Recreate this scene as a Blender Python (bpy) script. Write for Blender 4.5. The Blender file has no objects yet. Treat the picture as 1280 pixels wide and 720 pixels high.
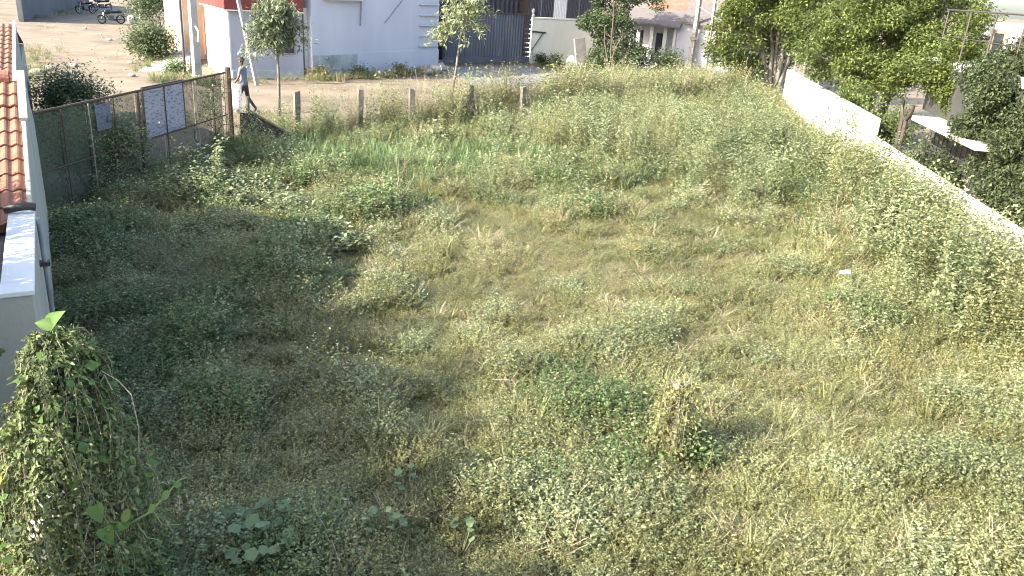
import bpy, bmesh, math, random
import numpy as np
from mathutils import Vector, Matrix, noise

random.seed(7)
RNG = np.random.default_rng(7)
S = bpy.context.scene
COL = S.collection

# ------------------------------------------------------------------ camera, sky, sun, exposure
CAM_H, PITCH, ROLL = 4.6, math.radians(21.0), math.radians(4.0)
fwd = Vector((0, math.cos(PITCH), -math.sin(PITCH)))
rt0 = Vector((1, 0, 0)); up0 = rt0.cross(fwd)
rt = rt0 * math.cos(ROLL) + up0 * math.sin(ROLL)
up = -rt0 * math.sin(ROLL) + up0 * math.cos(ROLL)
cd = bpy.data.cameras.new('camera'); cam = bpy.data.objects.new('camera', cd); COL.objects.link(cam)
cam.matrix_world = Matrix(((rt.x, up.x, -fwd.x, 0), (rt.y, up.y, -fwd.y, 0), (rt.z, up.z, -fwd.z, CAM_H), (0, 0, 0, 1)))
cd.sensor_width = 36.0; cd.lens = 36.0 * 1000 / 1280; cd.clip_start = 0.05; cd.clip_end = 3000
S.camera = cam

SUN_EL = math.radians(30.0)
SUN_D = Vector((-0.84, -0.54, 0)).normalized()          # horizontal direction towards the sun
to_sun = Vector((SUN_D.x * math.cos(SUN_EL), SUN_D.y * math.cos(SUN_EL), math.sin(SUN_EL)))
W = bpy.data.worlds.new('World'); S.world = W; W.use_nodes = True
nt = W.node_tree; bg = nt.nodes['Background']; sky = nt.nodes.new('ShaderNodeTexSky')
sky.sky_type = 'NISHITA'; sky.sun_disc = False; sky.sun_elevation = SUN_EL
sky.sun_rotation = math.atan2(to_sun.x, to_sun.y); sky.air_density = 0.9; sky.dust_density = 2.6; sky.ozone_density = 0.1
nt.links.new(sky.outputs[0], bg.inputs[0]); bg.inputs[1].default_value = 0.15
sl = bpy.data.lights.new('sun', 'SUN'); sl.energy = 3.8; sl.angle = math.radians(0.55); sl.color = (1.0, 0.94, 0.83)
so = bpy.data.objects.new('sun', sl); COL.objects.link(so)
so.rotation_euler = (-to_sun).to_track_quat('-Z', 'Y').to_euler()
S.view_settings.view_transform = 'Standard'; S.view_settings.look = 'None'
S.view_settings.exposure = 2.28; S.view_settings.gamma = 1.0; S.view_settings.use_curve_mapping = False
S.render.engine = 'CYCLES'
S.cycles.filter_width = 1.05
S.cycles.max_bounces = 4; S.cycles.diffuse_bounces = 2; S.cycles.glossy_bounces = 2
S.cycles.transparent_max_bounces = 6; S.cycles.transmission_bounces = 3
S.cycles.use_denoising = True
S.cycles.denoiser = 'OPENIMAGEDENOISE'; S.cycles.denoising_input_passes = 'RGB_ALBEDO_NORMAL'; S.cycles.denoising_prefilter = 'ACCURATE'
S.cycles.use_adaptive_sampling = True; S.cycles.adaptive_threshold = 0.02

# ------------------------------------------------------------------ materials
MATS = {}
def _new(name):
    m = bpy.data.materials.new(name); m.use_nodes = True
    return m, m.node_tree, m.node_tree.nodes, m.node_tree.links

def surf(name, col, col2=None, scale=3.0, rough=0.85, detail=6.0, stretch=(1, 1, 1), bump=0.0, bscale=30.0, spec=0.3,
         dirt=None, dscale=1.2, dlo=0.5, dhi=0.7, metal=0.0, coords='P'):
    """plain procedural surface: two tones mixed by noise, an optional dirt colour in patches, an optional fine bump"""
    if name in MATS: return MATS[name]
    m, t, n, l = _new(name); b = n['Principled BSDF']
    b.inputs['Roughness'].default_value = rough; b.inputs['Specular IOR Level'].default_value = spec
    b.inputs['Metallic'].default_value = metal
    if coords == 'P':
        g = n.new('ShaderNodeNewGeometry'); src = g.outputs['Position']
    else:
        g = n.new('ShaderNodeTexCoord'); src = g.outputs['Object']
    mp = n.new('ShaderNodeMapping'); mp.inputs['Scale'].default_value = stretch; l.new(src, mp.inputs[0])
    col2 = col2 or tuple(c * 0.75 for c in col)
    nz = n.new('ShaderNodeTexNoise'); nz.inputs['Scale'].default_value = scale; nz.inputs['Detail'].default_value = detail
    nz.inputs['Roughness'].default_value = 0.62
    l.new(mp.outputs[0], nz.inputs['Vector'])
    r = n.new('ShaderNodeValToRGB'); r.color_ramp.elements[0].position = 0.33; r.color_ramp.elements[1].position = 0.67
    r.color_ramp.elements[0].color = (*col2, 1); r.color_ramp.elements[1].color = (*col, 1)
    l.new(nz.outputs['Fac'], r.inputs[0]); out = r.outputs[0]
    if dirt:
        d = n.new('ShaderNodeTexNoise'); d.inputs['Scale'].default_value = dscale; d.inputs['Detail'].default_value = 8.0
        d.inputs['Roughness'].default_value = 0.7
        l.new(mp.outputs[0], d.inputs['Vector'])
        r2 = n.new('ShaderNodeValToRGB'); r2.color_ramp.elements[0].position = dlo; r2.color_ramp.elements[1].position = dhi
        l.new(d.outputs['Fac'], r2.inputs[0])
        mx = n.new('ShaderNodeMix'); mx.data_type = 'RGBA'; mx.inputs[7].default_value = (*dirt, 1)
        l.new(r2.outputs[0], mx.inputs[0]); l.new(out, mx.inputs[6]); out = mx.outputs[2]
    l.new(out, b.inputs['Base Color'])
    if bump:
        bn = n.new('ShaderNodeTexNoise'); bn.inputs['Scale'].default_value = bscale; bn.inputs['Detail'].default_value = 5.0
        l.new(src, bn.inputs['Vector'])
        bp = n.new('ShaderNodeBump'); bp.inputs['Strength'].default_value = bump; bp.inputs['Distance'].default_value = 0.03
        l.new(bn.outputs['Fac'], bp.inputs['Height']); l.new(bp.outputs[0], b.inputs['Normal'])
    MATS[name] = m; return m

def leafmat(name, col, col2, trans=0.34, scale=0.5, jit=0.45, rough=0.6, col3=None):
    """leaf: tone drifts through the plant cover (world noise) and from leaf to leaf (random per island), lets some light through"""
    if name in MATS: return MATS[name]
    m, t, n, l = _new(name); b = n['Principled BSDF']; o = n['Material Output']
    b.inputs['Roughness'].default_value = rough; b.inputs['Specular IOR Level'].default_value = 0.35
    g = n.new('ShaderNodeNewGeometry')
    nz = n.new('ShaderNodeTexNoise'); nz.inputs['Scale'].default_value = scale; nz.inputs['Detail'].default_value = 4.0
    l.new(g.outputs['Position'], nz.inputs['Vector'])
    add = n.new('ShaderNodeMath'); add.operation = 'MULTIPLY_ADD'; add.inputs[1].default_value = 0.5; 
    l.new(g.outputs['Random Per Island'], add.inputs[0])
    sub = n.new('ShaderNodeMath'); sub.operation = 'SUBTRACT'; sub.inputs[1].default_value = 0.25
    l.new(nz.outputs['Fac'], sub.inputs[0]); l.new(sub.outputs[0], add.inputs[2])
    r = n.new('ShaderNodeValToRGB'); r.color_ramp.elements[0].position = 0.28; r.color_ramp.elements[1].position = 0.72
    r.color_ramp.elements[0].color = (*col2, 1); r.color_ramp.elements[1].color = (*col, 1)
    if col3:
        e = r.color_ramp.elements.new(0.9); e.color = (*col3, 1)
    l.new(add.outputs[0], r.inputs[0])
    hs = n.new('ShaderNodeHueSaturation'); l.new(r.outputs[0], hs.inputs['Color'])
    mr = n.new('ShaderNodeMapRange'); mr.inputs['To Min'].default_value = 1 - jit; mr.inputs['To Max'].default_value = 1 + jit
    ml = n.new('ShaderNodeMath'); ml.operation = 'MULTIPLY'; ml.inputs[1].default_value = 7.31
    fr = n.new('ShaderNodeMath'); fr.operation = 'FRACT'
    l.new(g.outputs['Random Per Island'], ml.inputs[0]); l.new(ml.outputs[0], fr.inputs[0]); l.new(fr.outputs[0], mr.inputs['Value'])
    l.new(mr.outputs[0], hs.inputs['Value'])
    l.new(hs.outputs[0], b.inputs['Base Color'])
    tr = n.new('ShaderNodeBsdfTranslucent'); l.new(hs.outputs[0], tr.inputs['Color'])
    mx = n.new('ShaderNodeMixShader'); mx.inputs[0].default_value = trans
    l.new(b.outputs[0], mx.inputs[1]); l.new(tr.outputs[0], mx.inputs[2]); l.new(mx.outputs[0], o.inputs['Surface'])
    MATS[name] = m; return m

def netmat(name, col, see):
    """fine wire netting: too fine to draw wire by wire, so a share of the light passes straight through"""
    m, t, n, l = _new(name); b = n['Principled BSDF']; o = n['Material Output']
    b.inputs['Base Color'].default_value = (*col, 1); b.inputs['Roughness'].default_value = 0.8
    g = n.new('ShaderNodeNewGeometry'); nz = n.new('ShaderNodeTexNoise'); nz.inputs['Scale'].default_value = 9.0
    l.new(g.outputs['Position'], nz.inputs['Vector'])
    mr = n.new('ShaderNodeMapRange'); mr.inputs['From Min'].default_value = 0.3; mr.inputs['From Max'].default_value = 0.7
    mr.inputs['To Min'].default_value = see - 0.1; mr.inputs['To Max'].default_value = see + 0.1
    l.new(nz.outputs['Fac'], mr.inputs['Value'])
    tp = n.new('ShaderNodeBsdfTransparent'); mx = n.new('ShaderNodeMixShader')
    l.new(mr.outputs[0], mx.inputs[0]); l.new(b.outputs[0], mx.inputs[1]); l.new(tp.outputs[0], mx.inputs[2])
    l.new(mx.outputs[0], o.inputs['Surface']); MATS[name] = m; return m

def printmat(name, base, ink, axis_scale, thr=0.56):
    """sheet printed with small illegible lines of writing (noise squeezed into rows)"""
    m, t, n, l = _new(name); b = n['Principled BSDF']; b.inputs['Roughness'].default_value = 0.7
    tc = n.new('ShaderNodeTexCoord'); mp = n.new('ShaderNodeMapping'); mp.inputs['Scale'].default_value = axis_scale
    l.new(tc.outputs['Object'], mp.inputs[0])
    nz = n.new('ShaderNodeTexNoise'); nz.inputs['Scale'].default_value = 1.0; nz.inputs['Detail'].default_value = 2.0
    l.new(mp.outputs[0], nz.inputs['Vector'])
    r = n.new('ShaderNodeValToRGB'); r.color_ramp.elements[0].position = thr - 0.03; r.color_ramp.elements[1].position = thr + 0.03
    r.color_ramp.elements[0].color = (*base, 1); r.color_ramp.elements[1].color = (*ink, 1)
    l.new(nz.outputs['Fac'], r.inputs[0]); l.new(r.outputs[0], b.inputs['Base Color'])
    tr = n.new('ShaderNodeBsdfTranslucent'); l.new(r.outputs[0], tr.inputs['Color']); mx = n.new('ShaderNodeMixShader'); mx.inputs[0].default_value = 0.45
    l.new(b.outputs[0], mx.inputs[1]); l.new(tr.outputs[0], mx.inputs[2]); l.new(mx.outputs[0], n['Material Output'].inputs['Surface'])
    MATS[name] = m; return m

soil = surf('soil', (0.20, 0.165, 0.115), (0.11, 0.10, 0.06), 1.5, 0.95, bump=0.6, bscale=14)
sand = surf('sand', (0.20, 0.162, 0.115), (0.13, 0.102, 0.072), 0.55, 0.95, detail=10, bump=0.5, bscale=6, dirt=(0.08, 0.068, 0.05), dscale=0.45, dlo=0.50, dhi=0.72)
grey_apron = surf('grey_apron', (0.19, 0.19, 0.195), (0.13, 0.13, 0.135), 1.2, 0.9, bump=0.3, dirt=(0.22, 0.18, 0.13), dscale=0.5)
whitewash = surf('whitewash', (0.58, 0.58, 0.56), (0.48, 0.48, 0.46), 0.8, 0.9, stretch=(1, 1, 0.3), bump=0.15, dirt=(0.42, 0.42, 0.36), dscale=0.55, dlo=0.60, dhi=0.82)
limewall = surf('limewall', (0.56, 0.56, 0.54), (0.40, 0.40, 0.37), 1.6, 0.9, stretch=(1, 1, 0.22), bump=0.3, dirt=(0.12, 0.125, 0.085), dscale=1.3, dlo=0.50, dhi=0.74)
shadewash = surf('shadewash', (0.31, 0.315, 0.355), (0.25, 0.26, 0.30), 0.7, 0.9, stretch=(1, 1, 0.3), bump=0.15, dirt=(0.33, 0.34, 0.36), dscale=0.5, dlo=0.58, dhi=0.85)  # white front wall with its blue-grey shade painted into the colour
whiteblue = surf('whiteblue', (0.46, 0.465, 0.50), (0.40, 0.405, 0.45), 0.7, 0.9, stretch=(1, 1, 0.3), bump=0.15, dirt=(0.40, 0.42, 0.44), dscale=0.6, dlo=0.58, dhi=0.85)
plinth = surf('plinth', (0.36, 0.38, 0.38), (0.25, 0.28, 0.28), 1.5, 0.9, bump=0.3, dirt=(0.18, 0.2, 0.17), dscale=1.1)
maroon = surf('maroon', (0.16, 0.035, 0.03), (0.12, 0.025, 0.022), 1.0, 0.7)
cream = surf('cream', (0.62, 0.60, 0.50), (0.52, 0.50, 0.42), 0.8, 0.9, stretch=(1, 1, 0.3), bump=0.15, dirt=(0.36, 0.35, 0.27), dscale=0.6, dlo=0.58, dhi=0.85)
orange = surf('orange_paint', (0.60, 0.36, 0.20), (0.50, 0.31, 0.18), 1.0, 0.85, dirt=(0.55, 0.48, 0.36), dscale=0.9)
salmon = surf('salmon_paint', (0.55, 0.27, 0.20), (0.45, 0.22, 0.17), 1.0, 0.85)
greyplaster = surf('greyplaster', (0.315, 0.305, 0.255), (0.25, 0.245, 0.205), 1.2, 0.92, stretch=(1, 1, 0.4), bump=0.2, dirt=(0.18, 0.182, 0.165), dscale=0.9, dlo=0.58, dhi=0.85)
concrete = surf('concrete', (0.36, 0.35, 0.33), (0.26, 0.255, 0.24), 3.0, 0.92, bump=0.35, bscale=40, dirt=(0.17, 0.17, 0.14), dscale=2.0, dlo=0.55, dhi=0.8)
paleconc = surf('pale_concrete', (0.33, 0.315, 0.285), (0.22, 0.21, 0.19), 3.0, 0.92, bump=0.35, bscale=40)
tilemat = surf('clay_tile', (0.27, 0.135, 0.085), (0.19, 0.085, 0.055), 6.0, 0.85, bump=0.2, bscale=60, dirt=(0.13, 0.075, 0.05), dscale=2.2, dlo=0.55, dhi=0.8)
oldtile = surf('old_tile', (0.30, 0.12, 0.08), (0.17, 0.08, 0.06), 3.0, 0.9, bump=0.4)
darkmetal = surf('dark_metal', (0.035, 0.032, 0.03), (0.06, 0.04, 0.03), 8.0, 0.6, spec=0.4)
rustmetal = surf('rust_metal', (0.055, 0.045, 0.035), (0.10, 0.05, 0.03), 9.0, 0.8)
palerod = surf('pale_rod', (0.30, 0.29, 0.25), (0.18, 0.15, 0.11), 9.0, 0.6)
sheetdark = surf('dark_sheet', (0.055, 0.055, 0.068), (0.035, 0.035, 0.045), 1.5, 0.6, stretch=(1, 1, 0.2))
sheetgate = surf('gate_sheet', (0.105, 0.112, 0.13), (0.07, 0.076, 0.092), 1.5, 0.55, stretch=(1, 1, 0.2), dirt=(0.20, 0.17, 0.14), dscale=1.0, dlo=0.6, dhi=0.85)
sheetwhite = surf('white_sheet', (0.60, 0.60, 0.60), (0.5, 0.5, 0.5), 1.0, 0.6)
asb = surf('asbestos_sheet', (0.17, 0.15, 0.14), (0.10, 0.09, 0.085), 2.0, 0.9, bump=0.3, dirt=(0.09, 0.08, 0.075), dscale=2.0, dlo=0.45, dhi=0.7)
pipegrey = surf('pipe_grey', (0.22, 0.225, 0.225), (0.15, 0.155, 0.155), 4.0, 0.6)
black = surf('void_black', (0.012, 0.012, 0.012), (0.02, 0.02, 0.02), 1.0, 0.9)
bark = surf('bark', (0.10, 0.085, 0.068), (0.055, 0.046, 0.037), 7.0, 0.95, stretch=(1, 1, 0.3), bump=0.8, bscale=25)
palebark = surf('pale_bark', (0.19, 0.175, 0.15), (0.11, 0.10, 0.082), 6.0, 0.95, stretch=(1, 1, 0.3), bump=0.6, bscale=25)
wood = surf('weathered_wood', (0.25, 0.21, 0.165), (0.13, 0.105, 0.08), 8.0, 0.95, stretch=(1, 1, 0.2), bump=0.6, bscale=30)
stonepost = surf('stone_post', (0.19, 0.17, 0.14), (0.10, 0.09, 0.072), 7.0, 0.95, bump=0.7, bscale=30)
doorred = surf('door_red', (0.17, 0.05, 0.03), (0.10, 0.035, 0.025), 3.0, 0.6, stretch=(1, 1, 0.2))
glassdark = surf('dark_glass', (0.02, 0.024, 0.03), (0.035, 0.04, 0.05), 1.0, 0.15, spec=0.5)
rubber = surf('rubber', (0.015, 0.015, 0.016), (0.025, 0.024, 0.022), 6.0, 0.8)
chrome = surf('chrome', (0.22, 0.22, 0.22), (0.15, 0.15, 0.15), 5.0, 0.3, metal=1.0)
bikeblack = surf('bike_black', (0.015, 0.015, 0.018), (0.02, 0.02, 0.024), 3.0, 0.3, spec=0.5)
bikered = surf('bike_red', (0.12, 0.02, 0.02), (0.09, 0.015, 0.015), 3.0, 0.3, spec=0.5)
seatmat = surf('seat_vinyl', (0.02, 0.02, 0.02), (0.03, 0.03, 0.03), 8.0, 0.6)
drumwhite = surf('drum_white', (0.45, 0.45, 0.42), (0.3, 0.3, 0.27), 4.0, 0.7, dirt=(0.3, 0.26, 0.2), dscale=3.0)
paper = surf('paper', (0.75, 0.75, 0.72), (0.62, 0.62, 0.6), 6.0, 0.8)
skin = surf('skin', (0.14, 0.075, 0.05), (0.11, 0.06, 0.04), 5.0, 0.6)
shirt = surf('shirt_cloth', (0.20, 0.215, 0.255), (0.11, 0.12, 0.155), 26.0, 0.9)
trousers = surf('trouser_cloth', (0.05, 0.05, 0.06), (0.035, 0.035, 0.045), 10.0, 0.9)
hairm = surf('hair', (0.012, 0.011, 0.010), (0.02, 0.018, 0.016), 20.0, 0.6)
sackmat = printmat('sack_print', (0.75, 0.75, 0.73), (0.35, 0.36, 0.42), (9, 9, 26), 0.60)
bannermat = printmat('banner_print', (0.42, 0.41, 0.45), (0.22, 0.22, 0.29), (9, 9, 34), 0.57)
noticemat = printmat('notice_print', (0.24, 0.24, 0.28), (0.14, 0.14, 0.2), (16, 16, 50), 0.57)
net = netmat('gate_net', (0.065, 0.078, 0.045), 0.53)
netdense = netmat('dense_net', (0.03, 0.032, 0.032), 0.25)

L_sage = leafmat('leaf_sage', (0.285, 0.298, 0.142), (0.135, 0.15, 0.062))
L_olive = leafmat('leaf_olive', (0.25, 0.24, 0.098), (0.125, 0.128, 0.046))
L_yellow = leafmat('leaf_yellow', (0.34, 0.30, 0.15), (0.19, 0.17, 0.075))
L_green = leafmat('leaf_green', (0.155, 0.205, 0.078), (0.065, 0.105, 0.034))
L_dry = leafmat('leaf_dry', (0.36, 0.30, 0.205), (0.2, 0.16, 0.10))
L_pale = leafmat('leaf_pale', (0.295, 0.33, 0.18), (0.14, 0.17, 0.075))
L_grass = leafmat('leaf_grass', (0.17, 0.235, 0.095), (0.09, 0.135, 0.05), trans=0.35)
L_tree = leafmat('leaf_tree', (0.125, 0.15, 0.035), (0.055, 0.08, 0.02), trans=0.35)
L_treelit = leafmat('leaf_tree_lime', (0.165, 0.205, 0.06), (0.075, 0.105, 0.03), trans=0.40)
L_treedark = leafmat('leaf_tree_dark', (0.075, 0.095, 0.042), (0.035, 0.05, 0.02))
L_sap = leafmat('leaf_sapling', (0.20, 0.235, 0.14), (0.10, 0.125, 0.065))
L_neem = leafmat('leaf_bush', (0.12, 0.155, 0.075), (0.05, 0.075, 0.03))
L_ivy = leafmat('leaf_vine', (0.185, 0.225, 0.085), (0.075, 0.11, 0.035), col3=(0.27, 0.27, 0.14))
L_big = leafmat('leaf_big', (0.13, 0.22, 0.055), (0.09, 0.17, 0.04), trans=0.4, jit=0.15)
L_pump = leafmat('leaf_gourd', (0.20, 0.27, 0.13), (0.12, 0.18, 0.08), jit=0.25)
L_lemon = leafmat('leaf_lemon', (0.50, 0.42, 0.03), (0.40, 0.36, 0.03), jit=0.1)
L_stem = surf('green_stem', (0.13, 0.135, 0.06), (0.08, 0.08, 0.04), 12.0, 0.8)
L_drystem = surf('dry_stem', (0.34, 0.29, 0.20), (0.22, 0.18, 0.12), 12.0, 0.9)

# ------------------------------------------------------------------ helpers
def put(o, label=None, cat=None, group=None, kind=None):
    if label: o['label'] = label
    if cat: o['category'] = cat
    if group: o['group'] = group
    if kind: o['kind'] = kind
    return o

def thing(name, label, cat, loc=(0, 0, 0), rz=0.0, group=None):
    o = bpy.data.objects.new(name, None); COL.objects.link(o); o.empty_display_size = 0.2
    o.location = loc; o.rotation_euler = (0, 0, rz)
    return put(o, label, cat, group)

class MB:
    def __init__(s): s.v = []; s.f = []
    def add(s, vs, fs):
        k = len(s.v); s.v += [tuple(v) for v in vs]; s.f += [tuple(i + k for i in f) for f in fs]; return s
    def box(s, x0, x1, y0, y1, z0, z1, M=None):
        vs = [Vector(p) for p in ((x0, y0, z0), (x1, y0, z0), (x1, y1, z0), (x0, y1, z0), (x0, y0, z1), (x1, y0, z1), (x1, y1, z1), (x0, y1, z1))]
        if M: vs = [M @ v for v in vs]
        return s.add(vs, [(3, 2, 1, 0), (4, 5, 6, 7), (0, 1, 5, 4), (1, 2, 6, 5), (2, 3, 7, 6), (3, 0, 4, 7)])
    def prism(s, poly, z0, z1):
        n = len(poly); vs = [(x, y, z0) for x, y in poly] + [(x, y, z1) for x, y in poly]
        return s.add(vs, [tuple(range(n - 1, -1, -1)), tuple(range(n, 2 * n))] + [(i, (i + 1) % n, n + (i + 1) % n, n + i) for i in range(n)])
    def tube(s, pts, rad, n=7, caps=True):
        pts = [Vector(p) for p in pts]
        if not hasattr(rad, '__len__'): rad = [rad] * len(pts)
        rings = []; ref = None
        for i, p in enumerate(pts):
            d = (pts[min(i + 1, len(pts) - 1)] - pts[max(i - 1, 0)])
            d = d.normalized() if d.length > 1e-9 else Vector((0, 0, 1))
            if ref is None: ref = Vector((1, 0, 0)) if abs(d.x) < 0.8 else Vector((0, 1, 0))
            a = (ref - d * ref.dot(d)); a = a.normalized() if a.length > 1e-6 else d.orthogonal().normalized()
            ref = a; b = d.cross(a)
            rings.append([p + (a * math.cos(2 * math.pi * k / n) + b * math.sin(2 * math.pi * k / n)) * rad[i] for k in range(n)])
        vs = [v for r in rings for v in r]; fs = []
        for i in range(len(pts) - 1):
            for k in range(n):
                fs.append((i * n + k, i * n + (k + 1) % n, (i + 1) * n + (k + 1) % n, (i + 1) * n + k))
        if caps: fs += [tuple(range(n - 1, -1, -1)), tuple((len(pts) - 1) * n + k for k in range(n))]
        return s.add(vs, fs)
    def lathe(s, prof, n=20, axis=None, origin=(0, 0, 0)):
        vs = []; fs = []
        for r, z in prof:
            for k in range(n):
                a = 2 * math.pi * k / n; vs.append(Vector((r * math.cos(a), r * math.sin(a), z)))
        for i in range(len(prof) - 1):
            for k in range(n): fs.append((i * n + k, i * n + (k + 1) % n, (i + 1) * n + (k + 1) % n, (i + 1) * n + k))
        if axis: vs = [axis @ v for v in vs]
        o = Vector(origin)
        return s.add([v + o for v in vs], fs)
    def build(s, name, mat, parent=None, bevel=0.0, smooth=False, col=None):
        me = bpy.data.meshes.new(name); me.from_pydata(s.v, [], s.f); me.update()
        if mat: me.materials.append(mat)
        o = bpy.data.objects.new(name, me); (col or COL).objects.link(o)
        if parent: o.parent = parent
        if smooth: me.shade_smooth()
        if bevel:
            md = o.modifiers.new('bevel', 'BEVEL'); md.width = bevel; md.segments = 2; md.limit_method = 'ANGLE'
        return o

def clone(o, parent=None):
    c = o.copy(); COL.objects.link(c); c.parent = parent
    for k in list(o.children): clone(k, c)
    return c

def nrm(a): return a / np.maximum(np.linalg.norm(a, axis=-1, keepdims=True), 1e-9)

def leaf_arrays(cen, d, nrmv, ln, wd, fold=0.18):
    """rhombic leaves with a fold along the rib: 5 verts, 4 tris would be dear, so 4 verts / 2 tris bent at the rib"""
    d = nrm(d); s = nrm(np.cross(d, nrmv)); nn = np.cross(s, d)
    ln = np.asarray(ln)[:, None]; wd = np.asarray(wd)[:, None]
    a = cen; b = cen + d * ln
    m = cen + d * ln * 0.45
    l1 = m + s * wd * 0.5 + nn * wd * fold; l2 = m - s * wd * 0.5 + nn * wd * fold
    return np.stack([a, l1, b, l2], 1)

def leaf_object(name, quads, mat, parent=None, col=None):
    n = len(quads); me = bpy.data.meshes.new(name)
    me.vertices.add(n * 4); me.vertices.foreach_set('co', quads.reshape(-1).astype(np.float32))
    me.loops.add(n * 6); base = np.arange(n)[:, None] * 4
    me.loops.foreach_set('vertex_index', (base + np.array([0, 1, 2, 0, 2, 3])).reshape(-1).astype(np.int32))
    me.polygons.add(n * 2)
    me.polygons.foreach_set('loop_start', np.arange(0, n * 6, 3, dtype=np.int32))
    me.polygons.foreach_set('loop_total', np.full(n * 2, 3, dtype=np.int32))
    me.update(); me.validate(); me.materials.append(mat)
    o = bpy.data.objects.new(name, me); (col or COL).objects.link(o)
    if parent: o.parent = parent
    return o

def rdir(n, rng=RNG):
    v = rng.normal(size=(n, 3)); return nrm(v)

# image ray helpers used only to work out real positions on the ground or at a given distance
def ray(px, py): return fwd * 1000 + rt * (px - 640) + up * (360 - py)
def on_z(px, py, z=0.0):
    d = ray(px, py); t = (z - CAM_H) / d.z; return Vector((0, 0, CAM_H)) + d * t
def at_y(px, py, y):
    d = ray(px, py); return Vector((0, 0, CAM_H)) + d * (y / d.y)

def fbm(x, y, s=1.0, o=3, seed=0.0):
    v = 0; a = 0.5
    for i in range(o):
        v += a * noise.noise(Vector((x * s + seed, y * s - seed, seed * 1.7))); s *= 2.1; a *= 0.5
    return v
def gz(x, y):
    return 0.09 * fbm(x, y, 0.35, 3, 4.0)

# ------------------------------------------------------------------ ground
o = MB().add([(-600, -200, -0.03), (600, -200, -0.03), (600, 1500, -0.03), (-600, 1500, -0.03)], [(0, 1, 2, 3)]).build('ground', sand)
put(o, 'pale sandy earth around the plots and houses', 'ground', kind='structure')

FIELD = [(-2.2, 2.0), (-8.3, 13.3), (-7.4, 20.2), (-6.7, 22.6), (-1.6, 26.9), (0.4, 29.5), (2.2, 37.0), (4.5, 40.5), (10.9, 40.0), (11.3, 37.2), (9.1, 20.0), (7.2, 5.0), (6.6, 2.0)]
def inside(x, y, P=FIELD):
    c = False; j = len(P) - 1
    for i in range(len(P)):
        if (P[i][1] > y) != (P[j][1] > y) and x < (P[j][0] - P[i][0]) * (y - P[i][1]) / (P[j][1] - P[i][1]) + P[i][0]: c = not c
        j = i
    return c
N = 90
vs = []; fs = []
for j in range(N + 1):
    for i in range(N + 1):
        x = -12 + 26 * i / N; y = 1 + 45 * j / N
        vs.append((x, y, gz(x, y) + 0.075))
ok = {}
for j in range(N):
    for i in range(N):
        x = -12 + 26 * (i + 0.5) / N; y = 1 + 45 * (j + 0.5) / N
        if inside(x, y): fs.append((j * (N + 1) + i, j * (N + 1) + i + 1, (j + 1) * (N + 1) + i + 1, (j + 1) * (N + 1) + i))
o = MB().add(vs, fs).build('field', soil, smooth=True)
put(o, 'bare brown soil of the vacant plot under the weeds', 'ground', kind='structure')

# dirt road: a slightly rutted sheet in front of the houses and up the lane
rv = []; rf = []
NR = 80
for j in range(NR + 1):
    for i in range(NR + 1):
        u = i / NR; v = j / NR
        x = -62 + 80 * u; y = 18 + 62 * v
        z = -0.018 + 0.012 * fbm(x, y, 0.5, 4, 2.0)
        rv.append((x, y, z))
for j in range(NR):
    for i in range(NR):
        x = -62 + 80 * (i + 0.5) / NR; y = 18 + 62 * (j + 0.5) / NR
        if not inside(x, y) and x < 8: rf.append((j * (NR + 1) + i, j * (NR + 1) + i + 1, (j + 1) * (NR + 1) + i + 1, (j + 1) * (NR + 1) + i))
o = MB().add(rv, rf).build('road', sand, smooth=True)
put(o, 'rutted sandy lane between the houses', 'road', kind='structure')
a = [on_z(556, 84), on_z(664, 82), on_z(700, 96), on_z(650, 108), on_z(585, 104)]
o = MB().prism([(p.x, p.y) for p in a], -0.02, 0.014).build('gate_apron', grey_apron); put(o, 'grey concrete apron in front of the corrugated gate', 'pavement', kind='structure')

# ------------------------------------------------------------------ left house with clay tile roof and low annex
RZ = math.atan2(0.502, 0.865)
house = thing('tiled_house', 'house with orange clay tile roof and grey plastered annex at left edge', 'house', (-3.835, 5.875, 0), RZ)
MB().box(-6, 0, 0, 0.20, 0, 2.0).box(-0.20, 0, 0.20, 2.4, 0, 2.0).box(-6, -5.8, 0.2, 2.4, 0, 2.0).build('annex_wall', greyplaster, house, bevel=0.006)
MB().box(-6.02, 0.02, -0.02, 0.22, 2.0, 2.045).box(-0.22, 0.02, 0.22, 2.4, 2.0, 2.045).build('coping', whitewash, house, bevel=0.008)
m = MB(); nx = 140
vs = []; fs = []
for i in range(nx + 1):
    x = -5.8 + 5.6 * i / nx; z = 1.80 + 0.028 * math.sin(x * 2 * math.pi / 0.17)
    vs += [(x, 0.2, z - 0.10), (x, 2.4, z)]
for i in range(nx): fs.append((2 * i, 2 * i + 2, 2 * i + 3, 2 * i + 1))
MB().add(vs, fs).build('sheet_roof', asb, house, smooth=True)
SL = math.radians(17.0)
def roof_z(y): return 2.02 + (y - 2.45) * math.tan(SL)
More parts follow.
